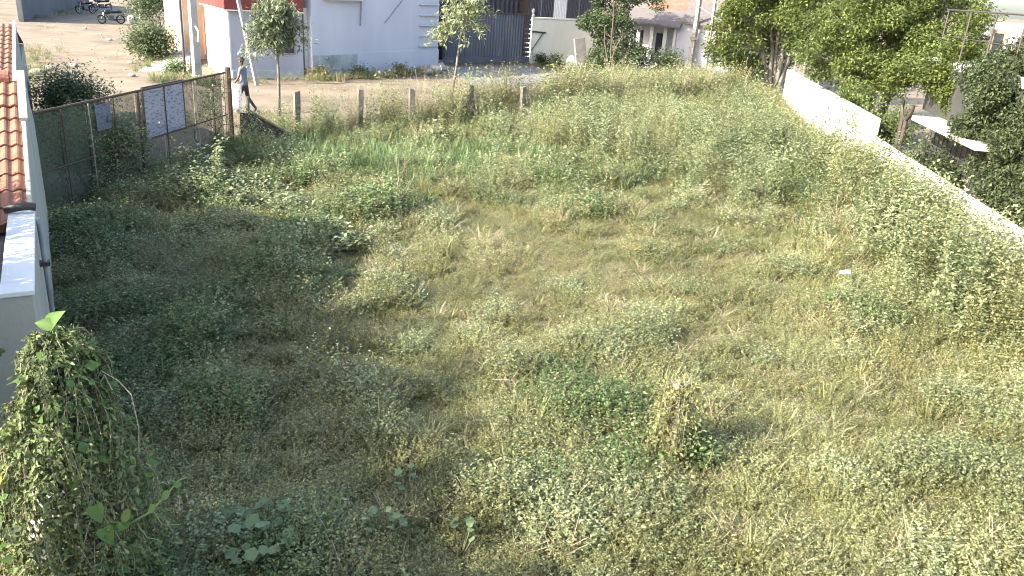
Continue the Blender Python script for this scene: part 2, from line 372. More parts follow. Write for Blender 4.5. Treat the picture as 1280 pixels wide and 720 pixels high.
# gable wall: end face towards the camera, top follows the slope
yR = 5.6; YE = 7.6
GT = 0.05
zg0, zgR = roof_z(2.4) + 0.05, roof_z(yR) + 0.05
MB().add([(-GT, 2.4, 0), (0, 2.4, 0), (0, YE, 0), (-GT, YE, 0), (-GT, 2.4, zg0), (0, 2.4, zg0), (0, yR, zgR), (-GT, yR, zgR), (0, YE, zg0), (-GT, YE, zg0)],
         [(0, 1, 5, 4), (1, 2, 8, 6, 5), (4, 5, 6, 7), (7, 6, 8, 9), (2, 3, 9, 8), (3, 0, 4, 7, 9), (3, 2, 1, 0)]).build('gable_wall', greyplaster, house, bevel=0.01)
yM = 4.3
MB().add([(-GT - .02, yM, roof_z(yM) + .053), (0.02, yM, roof_z(yM) + .053), (0.02, yR, zgR + 0.003), (-GT - .02, yR, zgR + 0.003), (-GT - .02, yM, roof_z(yM) + .09), (0.02, yM, roof_z(yM) + .09), (0.02, yR, zgR + .04), (-GT - .02, yR, zgR + .04)],
         [(3, 2, 1, 0), (4, 5, 6, 7), (0, 1, 5, 4), (1, 2, 6, 5), (2, 3, 7, 6), (3, 0, 4, 7)]).build('wall_cap', paleconc, house)
MB().box(-4.2, -1.5, 0.0, 4.0, 2.05, 2.62).build('added_shadow_room', greyplaster, house)  # unseen block added to lengthen the shadow over the plot
MB().box(-4.4, -1.45, 0.0, 4.1, 2.622, 2.70).build('added_shadow_roof', concrete, house)  # slab on top of the added shadow block
MB().box(-4.2, -1.30, -1.0, -0.025, 0, 2.75).build('added_shadow_wing', greyplaster, house)  # unseen wing added to shade the left of the plot
MB().box(-4.2, -1.30, -7.5, -1.85, 0, 2.55).build('added_shadow_wing', greyplaster, house)  # second unseen wing, added for the shade at the bottom left
MB().box(-6, -GT, 2.41, 2.6, 0, 1.93).box(-6, -5.8, 2.6, YE - .2, 0, 1.98).box(-6, -GT, YE - .2, YE, 0, 1.96).build('wall', greyplaster, house)
y1 = yR
roof = MB().add([(-6.2, 2.3, roof_z(2.3) - 0.05), (-GT, 2.3, roof_z(2.3) - 0.05), (-GT, y1, roof_z(y1) - 0.05), (-6.2, y1, roof_z(y1) - 0.05), (-GT, YE + .1, roof_z(2.3) - 0.05), (-6.2, YE + .1, roof_z(2.3) - 0.05),
                  (-6.2, 2.3, roof_z(2.3) - 0.12), (-GT, 2.3, roof_z(2.3) - 0.12)],
                 [(0, 1, 2, 3), (3, 2, 4, 5), (6, 7, 1, 0)]).build('roof', oldtile, house)
# one interlocking tile: two rolls and two troughs
prof = []
for i in range(13):
    t = i / 12; prof.append((-0.118 + 0.236 * t, 0.026 * (0.5 - 0.5 * math.cos(t * 4 * math.pi))))
tv = []; tf = []
for (x, z) in prof: tv += [(x, 0, z + 0.020), (x, 0.385, z)]
k0 = len(tv)
for (x, z) in prof: tv += [(x, 0, z)]
for i in range(12):
    tf.append((2 * i, 2 * i + 2, 2 * i + 3, 2 * i + 1)); tf.append((k0 + i, k0 + i + 1, 2 * i + 2, 2 * i))
tile0 = MB().add(tv, tf).build('tile', tilemat, roof, smooth=False)
first = True
cs, cw = 0.335, 0.236
ncourse = int((y1 - 2.3) / math.cos(SL) / cs)
for c in range(ncourse):
    for k in range(11):
        t = tile0 if first else tile0.copy()
        if not first: COL.objects.link(t)
        first = False
        y = 2.26 + c * cs * math.cos(SL); x = -0.175 - k * cw
        t.parent = roof
        t.location = (x + random.uniform(-.004, .004), y + random.uniform(-.008, .008), roof_z(y) - 0.035 + random.uniform(-.003, .004))
        t.rotation_euler = (SL - 0.02 + random.uniform(-.012, .012), random.uniform(-.01, .01), random.uniform(-.012, .012))
for k in range(7): MB().lathe([(0.10, -.2), (.12, -.2), (.11, .2), (.09, .2), (.10, -.2)], 14, Matrix.Rotation(math.pi / 2, 3, 'Y'), (-0.36 - k * .385, yR, roof_z(yR) - 0.02)).build('ridge_tile', oldtile, roof)
MB().tube([(-0.25, 2.30, 2.09), (-0.06, 2.30, 2.12), (0.035, 2.30, 2.10)], 0.042, 10).build('gutter_spout', darkmetal, house, smooth=True)
dp = MB().tube([(0.05, 2.05, 2.05), (0.05, 2.05, 0.0)], 0.024, 10).build('downpipe', pipegrey, house, smooth=True)
for zz in (1.55, 0.9): MB().box(0.0, 0.095, 2.0, 2.1, zz, zz + 0.04).build('clamp', darkmetal, dp)
for zz in (0.02,):
    vb = MB()
    for i in range(14):
        for j in range(3):
            x = -1.05 + i * 0.075; z = 0.45 + j * 0.085
            vb.box(x - 0.012, x + 0.012, -0.05, -0.003, z, z + 0.08)
    vb.box(-1.10, -0.02, -0.05, -0.003, 0.43, 0.45).box(-1.10, -0.02, -0.05, -0.003, 0.535, 0.55).box(-1.10, -0.02, -0.05, -0.003, 0.62, 0.635).box(-1.10, -0.02, -0.05, -0.003, 0.70, 0.72)
    vb.build('vent_block', greyplaster, house)
MB().box(-1.09, -0.03, -0.0025, -0.001, 0.451, 0.70).build('vent_opening', black, house)

# second low tiled house further along the same line
hv = Matrix.Rotation(RZ, 4, 'Z') @ Vector((0, 8.0, 0))
rear = thing('rear_tiled_house', 'second low house with brown tile roof beyond the first, along the lane', 'house', (-3.835 + hv.x, 5.875 + hv.y, 0), RZ)
MB().box(-6, -0.30, 0, 12.4, 0, 2.0).build('wall', greyplaster, rear)
S2 = math.radians(9.0)
MB().add([(-0.30, -.05, 1.9), (-.24, -.05, 1.9), (-.24, 6.2, 1.9), (-.30, 6.2, 1.9), (-0.30, -.05, 2.08), (-.24, -.05, 2.08), (-.24, 6.2, 3.08), (-.30, 6.2, 3.08)], [(3, 2, 1, 0), (4, 5, 6, 7), (0, 1, 5, 4), (1, 2, 6, 5), (2, 3, 7, 6), (3, 0, 4, 7)]).build('verge_wall', paleconc, rear)
rr_ = MB().add([(-6.3, -.2, 2.0), (-.30, -.2, 2.0), (-.30, 6.2, 2.0 + 6.4 * math.tan(S2)), (-6.3, 6.2, 2.0 + 6.4 * math.tan(S2)), (-.30, 12.6, 2.0), (-6.3, 12.6, 2.0)], [(0, 1, 2, 3), (3, 2, 4, 5)]).build('roof', oldtile, rear)
for c in range(19):
    for k in range(9):
        t = tile0.copy(); COL.objects.link(t); t.parent = rr_; y = -.25 + c * cs * math.cos(S2)
        t.location = (-.43 - k * cw + random.uniform(-.004, .004), y + random.uniform(-.008, .008), 2.0 + (y + .2) * math.tan(S2) + .012)
        t.rotation_euler = (S2 - .02 + random.uniform(-.012, .012), 0, random.uniform(-.012, .012))

# ------------------------------------------------------------------ houses along the lane
def facade_frame(p0, p1):
    d = Vector((p1[0] - p0[0], p1[1] - p0[1], 0)); return math.atan2(d.y, d.x), d.length
def window(parent, x, z, w, h, yf, frame_mat=wood, shade=False):
    f = MB().box(x, x + w, yf - 0.03, yf - 0.004, z, z + 0.06).box(x, x + w, yf - 0.03, yf - 0.004, z + h - 0.06, z + h).box(x, x + 0.06, yf - 0.03, yf - 0.004, z + 0.06, z + h - 0.06).box(x + w - 0.06, x + w, yf - 0.03, yf - 0.004, z + 0.06, z + h - 0.06).build('window', frame_mat, parent)
    MB().box(x + 0.06, x + w - 0.06, yf - 0.012, yf - 0.006, z + 0.06, z + h - 0.06).build('pane', glassdark, f)
    return f

# A: white house with maroon band, blue-grey shade painted into its front
ang, ln = facade_frame((-12.3, 34.2), (-9.85, 35.85))
A = thing('maroon_band_house', 'white house with maroon upper band, shade painted blue-grey into its front wall', 'house', (-12.3, 34.2, 0), ang)
MB().box(0.004, 3.05, 0, 4.0, 0, 2.75).build('front_wall', shadewash, A)
MB().box(-0.06, 0, -0.004, 4.0, 0, 2.75).build('side_wall', whitewash, A)
MB().box(-0.22, 3.03, -0.20, 4.1, 2.75, 3.9).build('upper_band', maroon, A, bevel=0.01)
MB().box(-0.24, 3.032, -0.215, 4.12, 2.70, 2.748).build('drip_edge', whitewash, A)
MB().box(-0.3, 3.1, -0.3, 4.2, 3.9, 4.05).build('roof', concrete, A)
MB().box(0.0, 3.04, -0.05, -0.002, 0, 0.32).build('plinth', plinth, A)
window(A, 1.75, 1.0, 0.95, 1.2, 0.0)

# low yellow-cream door bay between A and B
p = Vector((-9.95, 35.75, 0))
bay = thing('cream_bay', 'small cream and yellow wall bay between the maroon-band and white houses', 'wall', (-9.62, 36.35, 0), ang)
MB().box(-0.22, 0.5, 0, 0.25, 0, 2.9).build('pier', cream, bay)
MB().box(-0.22, 0.5, -0.22, -0.004, 0, 0.4).build('step', orange, bay, bevel=0.02)

# B: white house
pB0, pB1 = (-9.45, 36.15), (-4.72, 43.3)
ang, ln = facade_frame(pB0, pB1)
Bh = thing('white_house', 'large white plastered house with grooved corner strip and grey plinth', 'house', (pB0[0], pB0[1], 0), ang)
MB().box(0, ln, 0, 6, 0, 5.2).build('wall', whiteblue, Bh, bevel=0.01)
MB().box(-0.02, 2.7, -0.07, -0.003, 0, 0.95).build('plinth', plinth, Bh, bevel=0.02)
MB().box(2.704, ln + 0.02, -0.05, -0.003, 0, 1.0).build('plinth', whiteblue, Bh, bevel=0.02)
for i in range(7):
    MB().box(ln - 1.55, ln - 0.12, -0.13, -0.003, 1.15 + i * 0.5, 1.15 + i * 0.5 + 0.07).build('ledge', whiteblue, Bh, bevel=0.01)
win = MB().box(0.75, 2.95, -0.05, -0.004, 3.35, 4.6).build('window', sheetdark, Bh)
MB().box(0.72, 3.0, -0.30, -0.051, 3.27, 3.35).build('sill', whiteblue, win)
MB().tube([(2.95, -0.06, 3.25), (2.9, -0.06, 2.2)], 0.03, 8).tube([(4.5, -0.05, 2.3), (6.4, -0.05, 3.9)], 0.02, 6).build('pipe', pipegrey, Bh)
MB().tube([(0.75, -0.10, 0.82), (0.75, -0.22, 0.80)], 0.07, 10).build('drain_spout', pipegrey, Bh)
MB().box(-0.15, ln + 0.15, -0.2, 6.1, 5.2, 5.35).build('roof', concrete, Bh)

# C: white building up the lane with orange front
d = Vector((-0.545, 0.839, 0)); cC = on_z(233, 74)
ang = math.atan2(0.545, 0.839)
Ch = thing('orange_front_house', 'tall white-sided house with orange front behind the grey pole', 'house', (cC.x, cC.y, 0), ang)
MB().box(0.004, 3.2, 0, 5, 0, 4.6).build('front_wall', orange, Ch)
MB().box(-0.06, 0, -0.004, 1.9, 0, 4.6).build('side_wall', whitewash, Ch)
MB().box(0.9, 1.7, -0.06, -0.003, 0.1, 2.1).build('door', salmon, Ch)
MB().box(1.72, 2.5, -0.06, -0.003, 0.9, 2.2).build('window', glassdark, Ch)
MB().box(-0.15, 3.3, -0.2, 5.1, 4.6, 4.72).build('roof', concrete, Ch)
MB().box(-0.14, -0.065, 0.35, 0.75, 0.28, 0.34).build('bracket', darkmetal, Ch)

# pale stone ramp up to C
q = [on_z(172, 90), on_z(236, 92), on_z(240, 74), on_z(212, 70), on_z(196, 77)]
m = MB(); vs = [(v.x, v.y, -0.02) for v in q] + [(v.x, v.y, h) for v, h in zip(q, (0.03, 0.12, 0.42, 0.36, 0.10))]
m.add(vs, [(5, 6, 7, 8, 9)] + [(i, (i + 1) % 5, 5 + (i + 1) % 5, 5 + i) for i in range(5)])
o = m.build('ramp', paleconc); put(o, 'pale broken concrete ramp by the orange front house', 'ramp', kind='structure')

# compound wall at the top of the lane, shade put into its dark colour
pw0, pw1 = on_z(30, 27), on_z(112, 6)
ang, ln = facade_frame(pw0, pw1)
o = MB().box(0, ln, 0, 0.3, 0, 3.2).build('compound_wall', surf('shade_plaster', (0.10, 0.105, 0.115), (0.065, 0.07, 0.08), 0.6, 0.9, bump=0.2)); o.location = (pw0.x, pw0.y, 0); o.rotation_euler.z = ang
put(o, 'compound wall across the far end of the lane, coloured dark for shade', 'wall')
# pale gate pillar by the drum
gp = on_z(180, 24)
o = MB().box(-0.3, 0.3, -0.3, 0.3, 0, 2.6).box(-0.36, 0.36, -0.36, 0.36, 2.6, 2.72).build('gate_pillar', cream, bevel=0.02); o.location = (gp.x, gp.y, 0); o.rotation_euler.z = 0.57
put(o, 'cream pillar behind the white drum up the lane', 'pillar')

# corrugated gate, D
g0, g1 = on_z(553, 81), on_z(660, 79.5)
ang, ln = facade_frame(g0, g1)
G = thing('corrugated_gate', 'grey corrugated sheet gate with dark bottom rail', 'gate', (g0.x, g0.y, 0), ang)
def corr(x0, x1, z0, z1, step, dep, y=0.0):
    vs = []; fs = []; n = int((x1 - x0) / step)
    for i in range(n * 4 + 1):
        x = x0 + (x1 - x0) * i / (n * 4); yy = y + (0 if (i % 4) in (0, 3) else -dep)
        vs += [(x, yy, z0), (x, yy, z1)]
    for i in range(n * 4): fs.append((2 * i, 2 * i + 2, 2 * i + 3, 2 * i + 1))
    return vs, fs
for k in range(4):
    w = (ln - 0.55) / 4; vs, fs = corr(0.08 + k * w, 0.06 + (k + 1) * w, 0.42, 2.75, 0.2, 0.05)
    MB().add(vs, fs).build('panel', sheetgate, G)
vs, fs = [], []
m = MB()
for i in range(9): m.box(ln - 0.47, ln - 0.02, -0.06, -0.01, 0.45 + i * 0.26, 0.45 + i * 0.26 + 0.2)
m.build('lattice', sheetdark, G)
MB().box(0.02, ln, -0.08, 0.03, 0.08, 0.415).build('bottom_rail', sheetgate, G, bevel=0.01)
MB().box(0.0, 0.075, -0.08, 0.05, 0.42, 2.75).box(ln - 0.54, ln - 0.48, -0.08, 0.05, 0.42, 2.75).box(0, ln, -0.08, 0.05, 2.755, 2.83).build('frame', darkmetal, G)

# cream wall right of the gate, with a bracket and an unlit lamp knob on its top
c1 = on_z(742, 80)
ang, ln = facade_frame(g1, c1)
cw_ = thing('cream_wall', 'cream compound wall right of the corrugated gate', 'wall', (g1.x + 0.08, g1.y + 0.08, 0), ang)
MB().box(0, ln, 0, 0.3, 0, 2.55).build('wall', cream, cw_, bevel=0.015)
MB().box(-0.02, ln, -0.03, 0.33, 2.555, 2.66).build('coping', cream, cw_, bevel=0.015)
MB().tube([(0.02, -0.05, 1.85), (1.0, -0.05, 1.80)], 0.045, 6).tube([(0.82, -0.05, 1.80), (0.02, -0.05, 0.75)], 0.03, 6).build('gate_brace', darkmetal, cw_)
MB().lathe([(0.0, 0), (0.12, 0.01), (0.13, 0.12), (0.06, 0.2), (0.10, 0.3), (0.1, 0.42), (0, 0.5)], 12, origin=(0.12, 0.15, 2.66)).build('lamp_knob', concrete, cw_, smooth=True)

# dark sheet shed behind gate and wall
sh = thing('sheet_shed', 'dark corrugated shed behind the gate with one white sheet', 'shed', (g0.x - 0.4, g0.y + 1.6, 0), ang - 0.06)
vs, fs = corr(0, 5.6, 0, 5.6, 0.3, 0.05, 0.9); MB().add(vs, fs).build('back_panel', sheetdark, sh)
for k in range(6):
    x0 = 5.65 + k * 0.9
    vs, fs = corr(x0, x0 + 0.89, 1.2, 5.6, 0.11, 0.035)
    MB().add(vs, fs).build('panel', sheetwhite if k == 2 else sheetdark, sh)
MB().box(5.58, 5.645, -0.02, 0.95, 0, 5.6).build('post', darkmetal, sh)
MB().box(-0.3, 11.2, -0.5, 4.0, 5.6, 5.7).build('roof', asb, sh)

# leaning slab, painted stone, rubble
s0 = on_z(729, 90)
o = MB().box(-0.42, 0.30, -0.05, 0.05, 0, 1.85).build('leaning_slab', paleconc, bevel=0.015); o.location = (s0.x, s0.y + 0.3, -0.02); o.rotation_euler = (math.radians(-8), math.radians(-7), 0.55)
put(o, 'pale stone slab leaning against the cream wall beside the bush', 'slab')
def blob(name, r, mat, seed, sub=2, amp=0.25, sq=(1, 1, 0.8)):
    bm = bmesh.new(); bmesh.ops.create_icosphere(bm, subdivisions=sub, radius=r)
    for v in bm.verts:
        k = 1 + amp * noise.noise(Vector(v.co) * (1.6 / r) + Vector((seed, seed * 2, 0)))
        v.co = Vector((v.co.x * sq[0], v.co.y * sq[1], v.co.z * sq[2])) * k
    me = bpy.data.meshes.new(name); bm.to_mesh(me); bm.free(); me.shade_smooth(); me.materials.append(mat)
    o = bpy.data.objects.new(name, me); COL.objects.link(o); return o
s1 = on_z(714, 86)
o = blob('painted_stone', 0.36, drumwhite, 3.0, 3, 0.2, (0.9, 0.8, 1.2)); o.location = (s1.x, s1.y, 0.33)
put(o, 'whitewashed round stone at the foot of the leaning slab', 'stone')
for i, (px, py, r) in enumerate(((533, 84, 0.26), (541, 78, 0.3), (546, 86, 0.3), (552, 83, 0.28), (538, 88, 0.2))):
    q = on_z(px, py + 4); o = blob('rubble_stone', r, (paleconc, concrete, drumwhite)[i % 3], i * 3.1, 2, 0.5, (1.1, 0.8, 0.8)); o.location = (q.x, q.y - 0.3, r * 0.5)
    put(o, ('pale rubble lump at the left end of the rubble pile', 'dark top lump of the rubble pile by the gate', 'white rubble lump in the middle of the pile', 'pale rubble lump touching the gate end', 'small dark rubble lump in front of the pile')[i], 'stone', 'rubble by the corrugated gate')

# hut with verandah
h0 = Vector((5.6, 50.2, 0)); h1 = Vector((11.6, 48.2, 0))
ang, ln = facade_frame(h0, h1)
H = thing('verandah_hut', 'whitewashed hut with pillared verandah and patched tile roof', 'house', h0, ang)
MB().box(0, 3.1, 1.2, 5, 0, 3.4).box(3.1, ln, 0, 5, 0, 2.9).build('wall', whiteblue, H)
for x in (0.75, 1.55, 2.35, 2.95): MB().box(x, x + 0.22, 0.0, 0.24, 0.35, 2.75).build('pillar', whitewash, H, bevel=0.01)
MB().box(-0.2, 3.098, -0.05, 1.198, 0, 0.35).build('plinth', whitewash, H)
MB().box(0.4, 0.95, 1.17, 1.198, 0.36, 2.3).box(1.75, 2.3, 1.17, 1.198, 0.9, 2.2).build('opening', glassdark, H)
rf_ = MB().add([(-0.6, -0.5, 2.76), (3.35, -0.7, 2.62), (3.35, 1.4, 3.45), (-0.6, 1.4, 3.45), (-0.6, -0.5, 2.86), (3.35, -0.7, 2.72), (3.35, 1.4, 3.55), (-0.6, 1.4, 3.55)],
                [(3, 2, 1, 0), (4, 5, 6, 7), (0, 1, 5, 4), (1, 2, 6, 5), (2, 3, 7, 6), (3, 0, 4, 7)]).build('verandah_roof', asb, H)
MB().add([(3.36, -0.35, 2.92), (ln + 0.5, -0.35, 2.82), (ln + 0.5, 2.5, 4.0), (3.36, 2.5, 4.1), (3.36, -0.35, 3.0), (ln + 0.5, -0.35, 2.9), (ln + 0.5, 2.5, 4.1), (3.36, 2.5, 4.2)],
         [(3, 2, 1, 0), (4, 5, 6, 7), (0, 1, 5, 4), (1, 2, 6, 5), (2, 3, 7, 6), (3, 0, 4, 7)]).build('lean_roof', asb, H)
MB().add([(1.0, 1.3, 3.50), (3.6, 1.3, 3.40), (3.6, 5, 5.2), (1.0, 5, 5.2)], [(0, 1, 2, 3)]).build('tile_roof', oldtile, H)

# ------------------------------------------------------------------ poles
def pole(px, py, h, r0, r1, mat, label, name='utility_pole', lean=(0, 0), square=False):
    p = on_z(px, py)
    t = thing(name, label, 'pole', (p.x, p.y, -0.02))
    top = (lean[0] * h, lean[1] * h, h)
    m = MB().tube([(0, 0, 0), (top[0] * .5, top[1] * .5, h * .5), top], [r0, (r0 + r1) / 2, r1], 4 if square else 10)
    m.build('shaft', mat, t)
    return t, top
t, top = pole(861, 96, 7.5, 0.17, 0.12, paleconc, 'thick pale concrete pole in front of the hut', square=True)
MB().box(-0.2, 0.2, -0.2, 0.2, 2.1, 2.25).build('clamp', paleconc, t)
t, top = pole(880, 98, 7.0, 0.10, 0.08, paleconc, 'thin pale pole right of the thick pole by the hut', square=True)
MB().box(-0.45, 0.45, -0.05, 0.05, 5.0, 5.08).build('cross_arm', darkmetal, t)
t, top = pole(247, 99, 6.5, 0.20, 0.16, concrete, 'thick grey concrete pole before the orange front house', square=True)
MB().tube([(0.2, -0.12, 1.5), (0.25, -0.16, 1.9), (0.12, -0.12, 2.1)], 0.05, 8).build('meter_hook', drumwhite, t)
t, top = pole(232, 95, 5.5, 0.05, 0.05, darkmetal, 'thin dark iron pole beside the thick grey pole', 'iron_pole')
MB().box(-0.02, 0.55, -0.02, 0.02, 4.0, 4.06).build('cross_arm', darkmetal, t)
t, top = pole(321, 106, 5.2, 0.09, 0.08, paleconc, 'slim pale pole leaning against the maroon-band house', 'leaning_pole', lean=(-0.22, 0.12), square=True)
MB().tube([(-0.30, 0.14, 1.0), (-0.36, 0.28, 2.3)], 0.10, 4).build('stay_block', concrete, t)

# overhead wires from the pole to the right-hand tree side
pA = on_z(861, 96) + Vector((0, 0, 3.9)); 
for k, (q, z, lab) in enumerate(((Vector((13.5, 38.0, 0)), 2.6, 'lower sagging cable from the thick pale pole to the trees'), (Vector((14.0, 40.0, 0)), 3.5, 'upper sagging cable from the thick pale pole to the trees'))):
    e = Vector((q.x, q.y, z)); s_ = pA + Vector((0, 0, 0.7 * k)); pts = [s_.lerp(e, i / 12) - Vector((0, 0, 0.5 * math.sin(math.pi * i / 12))) for i in range(13)]
    o = MB().tube(pts, 0.012, 5).build('cable', palerod); put(o, lab, 'cable')

# ------------------------------------------------------------------ net gate of the plot
Ga, Gb = Vector((-8.22, 13.3, 0)), Vector((-7.42, 20.1, 0))
ang, ln = facade_frame(Ga, Gb)
gate = thing('net_gate', 'long dark net-covered plot gate with notices, left of the brown post', 'gate', Ga, ang)
def gx(y): return (y - 13.3) / (20.1 - 13.3) * ln
bars = [13.32, 14.05, 14.8, 15.55, 16.37, 17.35, 18.67, 19.45, 20.02]
for i, y in enumerate(bars):
    x = gx(y); thick = i in (0, 4)
    r = 0.028 if thick else 0.013
    MB().tube([(x, 0, 0.1), (x, 0, 2.0)], r, 6).build('bar', rustmetal if thick or i % 2 else palerod, gate)
MB().tube([(0, 0, 2.0), (ln, 0, 2.02)], 0.026, 6).build('top_rail', rustmetal, gate)
MB().tube([(0, 0, 0.98), (ln, 0, 1.0)], 0.014, 6).build('middle_rail', rustmetal, gate)
MB().tube([(0, 0, 0.14), (ln, 0, 0.14)], 0.025, 6).build('bottom_rail', rustmetal, gate)
for i in range(len(bars) - 1):
    x0, x1 = gx(bars[i]) + 0.014, gx(bars[i + 1]) - 0.014
    MB().box(x0, x1, 0.072, 0.076, 0.16, 1.98).build('net_panel', net, gate)
MB().box(0.3, ln, -0.12, 0.12, -0.05, 0.10).build('sill', concrete, gate, bevel=0.02)
bn = thing('banner_board', 'large framed pale banner of faint writing on the gate', 'banner', Ga, ang)
x0, x1 = gx(16.62), gx(18.15)
MB().box(x0, x1, 0.030, 0.038, 1.0, 2.02).build('sheet', bannermat, bn)
MB().box(x0 - 0.04, x1 + 0.04, 0.025, 0.06, 2.021, 2.055).box(x0 - 0.04, x1 + 0.04, 0.025, 0.06, 0.962, 0.999).box(x0 - 0.04, x0 - 0.001, 0.025, 0.06, 0.999, 2.021).box(x1 + 0.001, x1 + 0.04, 0.025, 0.06, 0.999, 2.021).build('frame', darkmetal, bn)
for k, (a_, b_, lab) in enumerate(((15.02, 15.48, 'small pale notice sheet hung left of the framed banner'),)):
    o = MB().box(gx(a_), gx(b_), 0.020, 0.026, 1.42, 1.90).build('notice', noticemat); o.location = Ga; o.rotation_euler.z = ang
    put(o, lab, 'notice')
gpst = MB().tube([(0, 0, 0), (0, 0, 1.0), (0.01, 0, 2.14)], [0.085, 0.08, 0.075], 8).build('gate_post', rustmetal); gpst.location = (-7.40, 20.22, 0); put(gpst, 'thick dark brown post at the right end of the net gate', 'post')

# dark net sheet and slanting prop beyond the gate post
np_ = thing('net_fence_panel', 'dark torn net panel sloping down right of the gate post', 'fence', (-7.25, 20.5, 0), math.atan2(0.6, 0.8))
MB().add([(0, 0, 0.0), (1.6, 0, 0.0), (1.55, 0, 0.2), (0.3, 0, 0.98), (0, 0, 1.0), (0, 0.01, 0.0), (1.6, 0.01, 0.0), (1.55, 0.01, 0.2), (0.3, 0.01, 0.98), (0, 0.01, 1.0)],
         [(0, 1, 2, 3, 4), (9, 8, 7, 6, 5), (1, 0, 5, 6), (2, 1, 6, 7), (3, 2, 7, 8), (4, 3, 8, 9)]).build('net', netdense, np_)
MB().tube([(0.15, -0.03, 1.10), (1.75, -0.03, 0.1)], 0.035, 6).build('slanting_prop', wood, np_)
MB().tube([(0.22, 0.06, 0), (0.23, 0.06, 1.38)], 0.055, 7).build('post', stonepost, np_)

# ------------------------------------------------------------------ stone fence posts
labs = ['stone fence post nearest the net gate, with jagged top', 'stone fence post second from the gate, before the sandy road', 'stone fence post third from the gate, left of the leaning sapling',
        'pale lit stone fence post just right of the leaning sapling', 'short stone fence post beside the broken tilted stick', 'dark stone post half sunk in weeds right of the tilted stick', 'slim stone post far right, almost hidden by weeds']
for i, (px, pyb, pyt) in enumerate(((371, 174, 114), (450, 172, 108), (514, 172, 106), (586, 166, 102), (651, 166, 101), (708, 158, 103), (763, 150, 104))):
    b = on_z(px, pyb); h = [1.36, 1.42, 1.48, 1.5, 1.52, 1.4, 1.25][i]
    w = 0.075 + 0.012 * random.random()
    m = MB(); ring = []
    zs = [0, h * .35, h * .7, h]
    vs = []
    for k, z in enumerate(zs):
        for sx, sy in ((-1, -1), (1, -1), (1, 1), (-1, 1)):
            vs.append((sx * w * random.uniform(.85, 1.1), sy * w * random.uniform(.8, 1.0), z + (random.uniform(-.06, .04) if k == 3 else 0)))
    fs = [(3, 2, 1, 0), (12, 13, 14, 15)]
    for k in range(3):
        for j in range(4): fs.append((k * 4 + j, k * 4 + (j + 1) % 4, k * 4 + 4 + (j + 1) % 4, k * 4 + 4 + j))
    o = m.add(vs, fs).build('fence_post', stonepost, bevel=0.012); o.location = (b.x, b.y, -0.03); o.rotation_euler = (random.uniform(-.03, .03), random.uniform(-.04, .04), random.uniform(0.4, 0.9))
    put(o, labs[i], 'post', 'stone posts along the front of the plot')
b = on_z(668, 176)
o = MB().tube([(0, 0, 0), (-0.55, 0.15, 0.95)], [0.05, 0.04], 7).build('tilted_stick', wood); o.location = (b.x + 0.25, b.y, 0); put(o, 'dark broken stick tilted against the short fence post', 'stick')

# ------------------------------------------------------------------ right boundary wall and house
wd = Vector((9.12 - 10.85, 21.35 - 34.7, 0)).normalized()
P0 = Vector((10.85, 34.7, 0)); LH = 13.4
ang = math.atan2(wd.y, wd.x)
bw = thing('boundary_wall', 'high whitewashed boundary wall section, sunlit, right of the weeds', 'wall', P0, ang)
MB().box(0, LH, 0, 0.22, -0.1, 1.85).build('wall', limewall, bw, bevel=0.02)
MB().box(-0.02, 0.25, -0.03, 0.25, -0.1, 1.89).build('end_pier', limewall, bw, bevel=0.02)
P1 = P0 + wd * (LH + 0.005)
P2 = Vector((7.0, 5.0, 0)); d2 = P2 - P1; L2 = d2.length; ang2 = math.atan2(d2.y, d2.x)
lw = thing('low_boundary_wall', 'low whitewashed boundary wall running on towards the camera', 'wall', P1, ang2)
MB().box(0, L2, 0, 0.22, -0.1, 1.32).build('wall', limewall, lw, bevel=0.02)
MB().box(0, L2, -0.02, 0.24, 1.322, 1.37).build('coping', limewall, lw, bevel=0.012)
# iron stakes on top of the high wall
for k in range(7):
    s = 1.0 + k * 0.95
    p = P0 + wd * s + Vector((0.10, 0.02, 1.84)); r_ = random.uniform(-.04, .04)
    o = MB().tube([(0, 0, 0), (r_, 0.02, 0.62 + 0.2 * random.random())], 0.022, 6).build('iron_stake', palerod); o.location = p
    put(o, ['iron stake at the far end of the high wall', 'iron stake second from the far end of the high wall', 'iron stake third from the far end of the high wall', 'iron stake in the middle of the row on the high wall', 'iron stake third from the near end of the row on the wall', 'iron stake second from the near end of the row on the wall', 'nearest iron stake on the high wall'][k], 'stake', 'iron stakes on the high wall')

# house behind the low wall (local x runs towards the camera along the wall, local y points away from the plot)
RH = thing('right_house', 'white house with dark porch and railed terrace behind the boundary wall', 'house', P1, ang2)
YF = 1.15
MB().box(5.2, 12.0, YF, 6.5, 0, 3.3).build('wall', greyplaster, RH, bevel=0.01)  # grey instead of white: tree shade put into the wall colour
MB().box(0.2, 5.196, YF + 2.2, 6.5, 0, 3.3).build('porch_back_wall', surf('porch_paint', (0.20, 0.20, 0.19), (0.14, 0.14, 0.13), 1.0, 0.9), RH)
MB().box(0.0, 12.2, YF - 0.1, 6.6, 3.3, 3.48).build('terrace_slab', whitewash, RH, bevel=0.01)
MB().box(1.6, 5.6, YF - 0.72, YF + 0.1, 2.08, 2.20).build('sunshade', paleconc, RH, bevel=0.01)
MB().box(0.3, 5.5, YF - 0.1, YF - 0.02, 2.21, 3.298).build('porch_lintel', surf('porch_shade', (0.05, 0.05, 0.045), (0.035, 0.035, 0.03), 1.0, 0.8), RH)  # dark colour painted as the shade of the porch
MB().box(4.35, 4.95, YF + 0.02, YF + 0.08, 0.05, 2.05).build('door', doorred, RH)
MB().box(0.62, 4.34, YF + 0.10, YF + 0.15, 0, 2.07).build('porch_shade_sheet', MATS['porch_shade'], RH)  # dark sheet across the opening stands in for the porch's shade
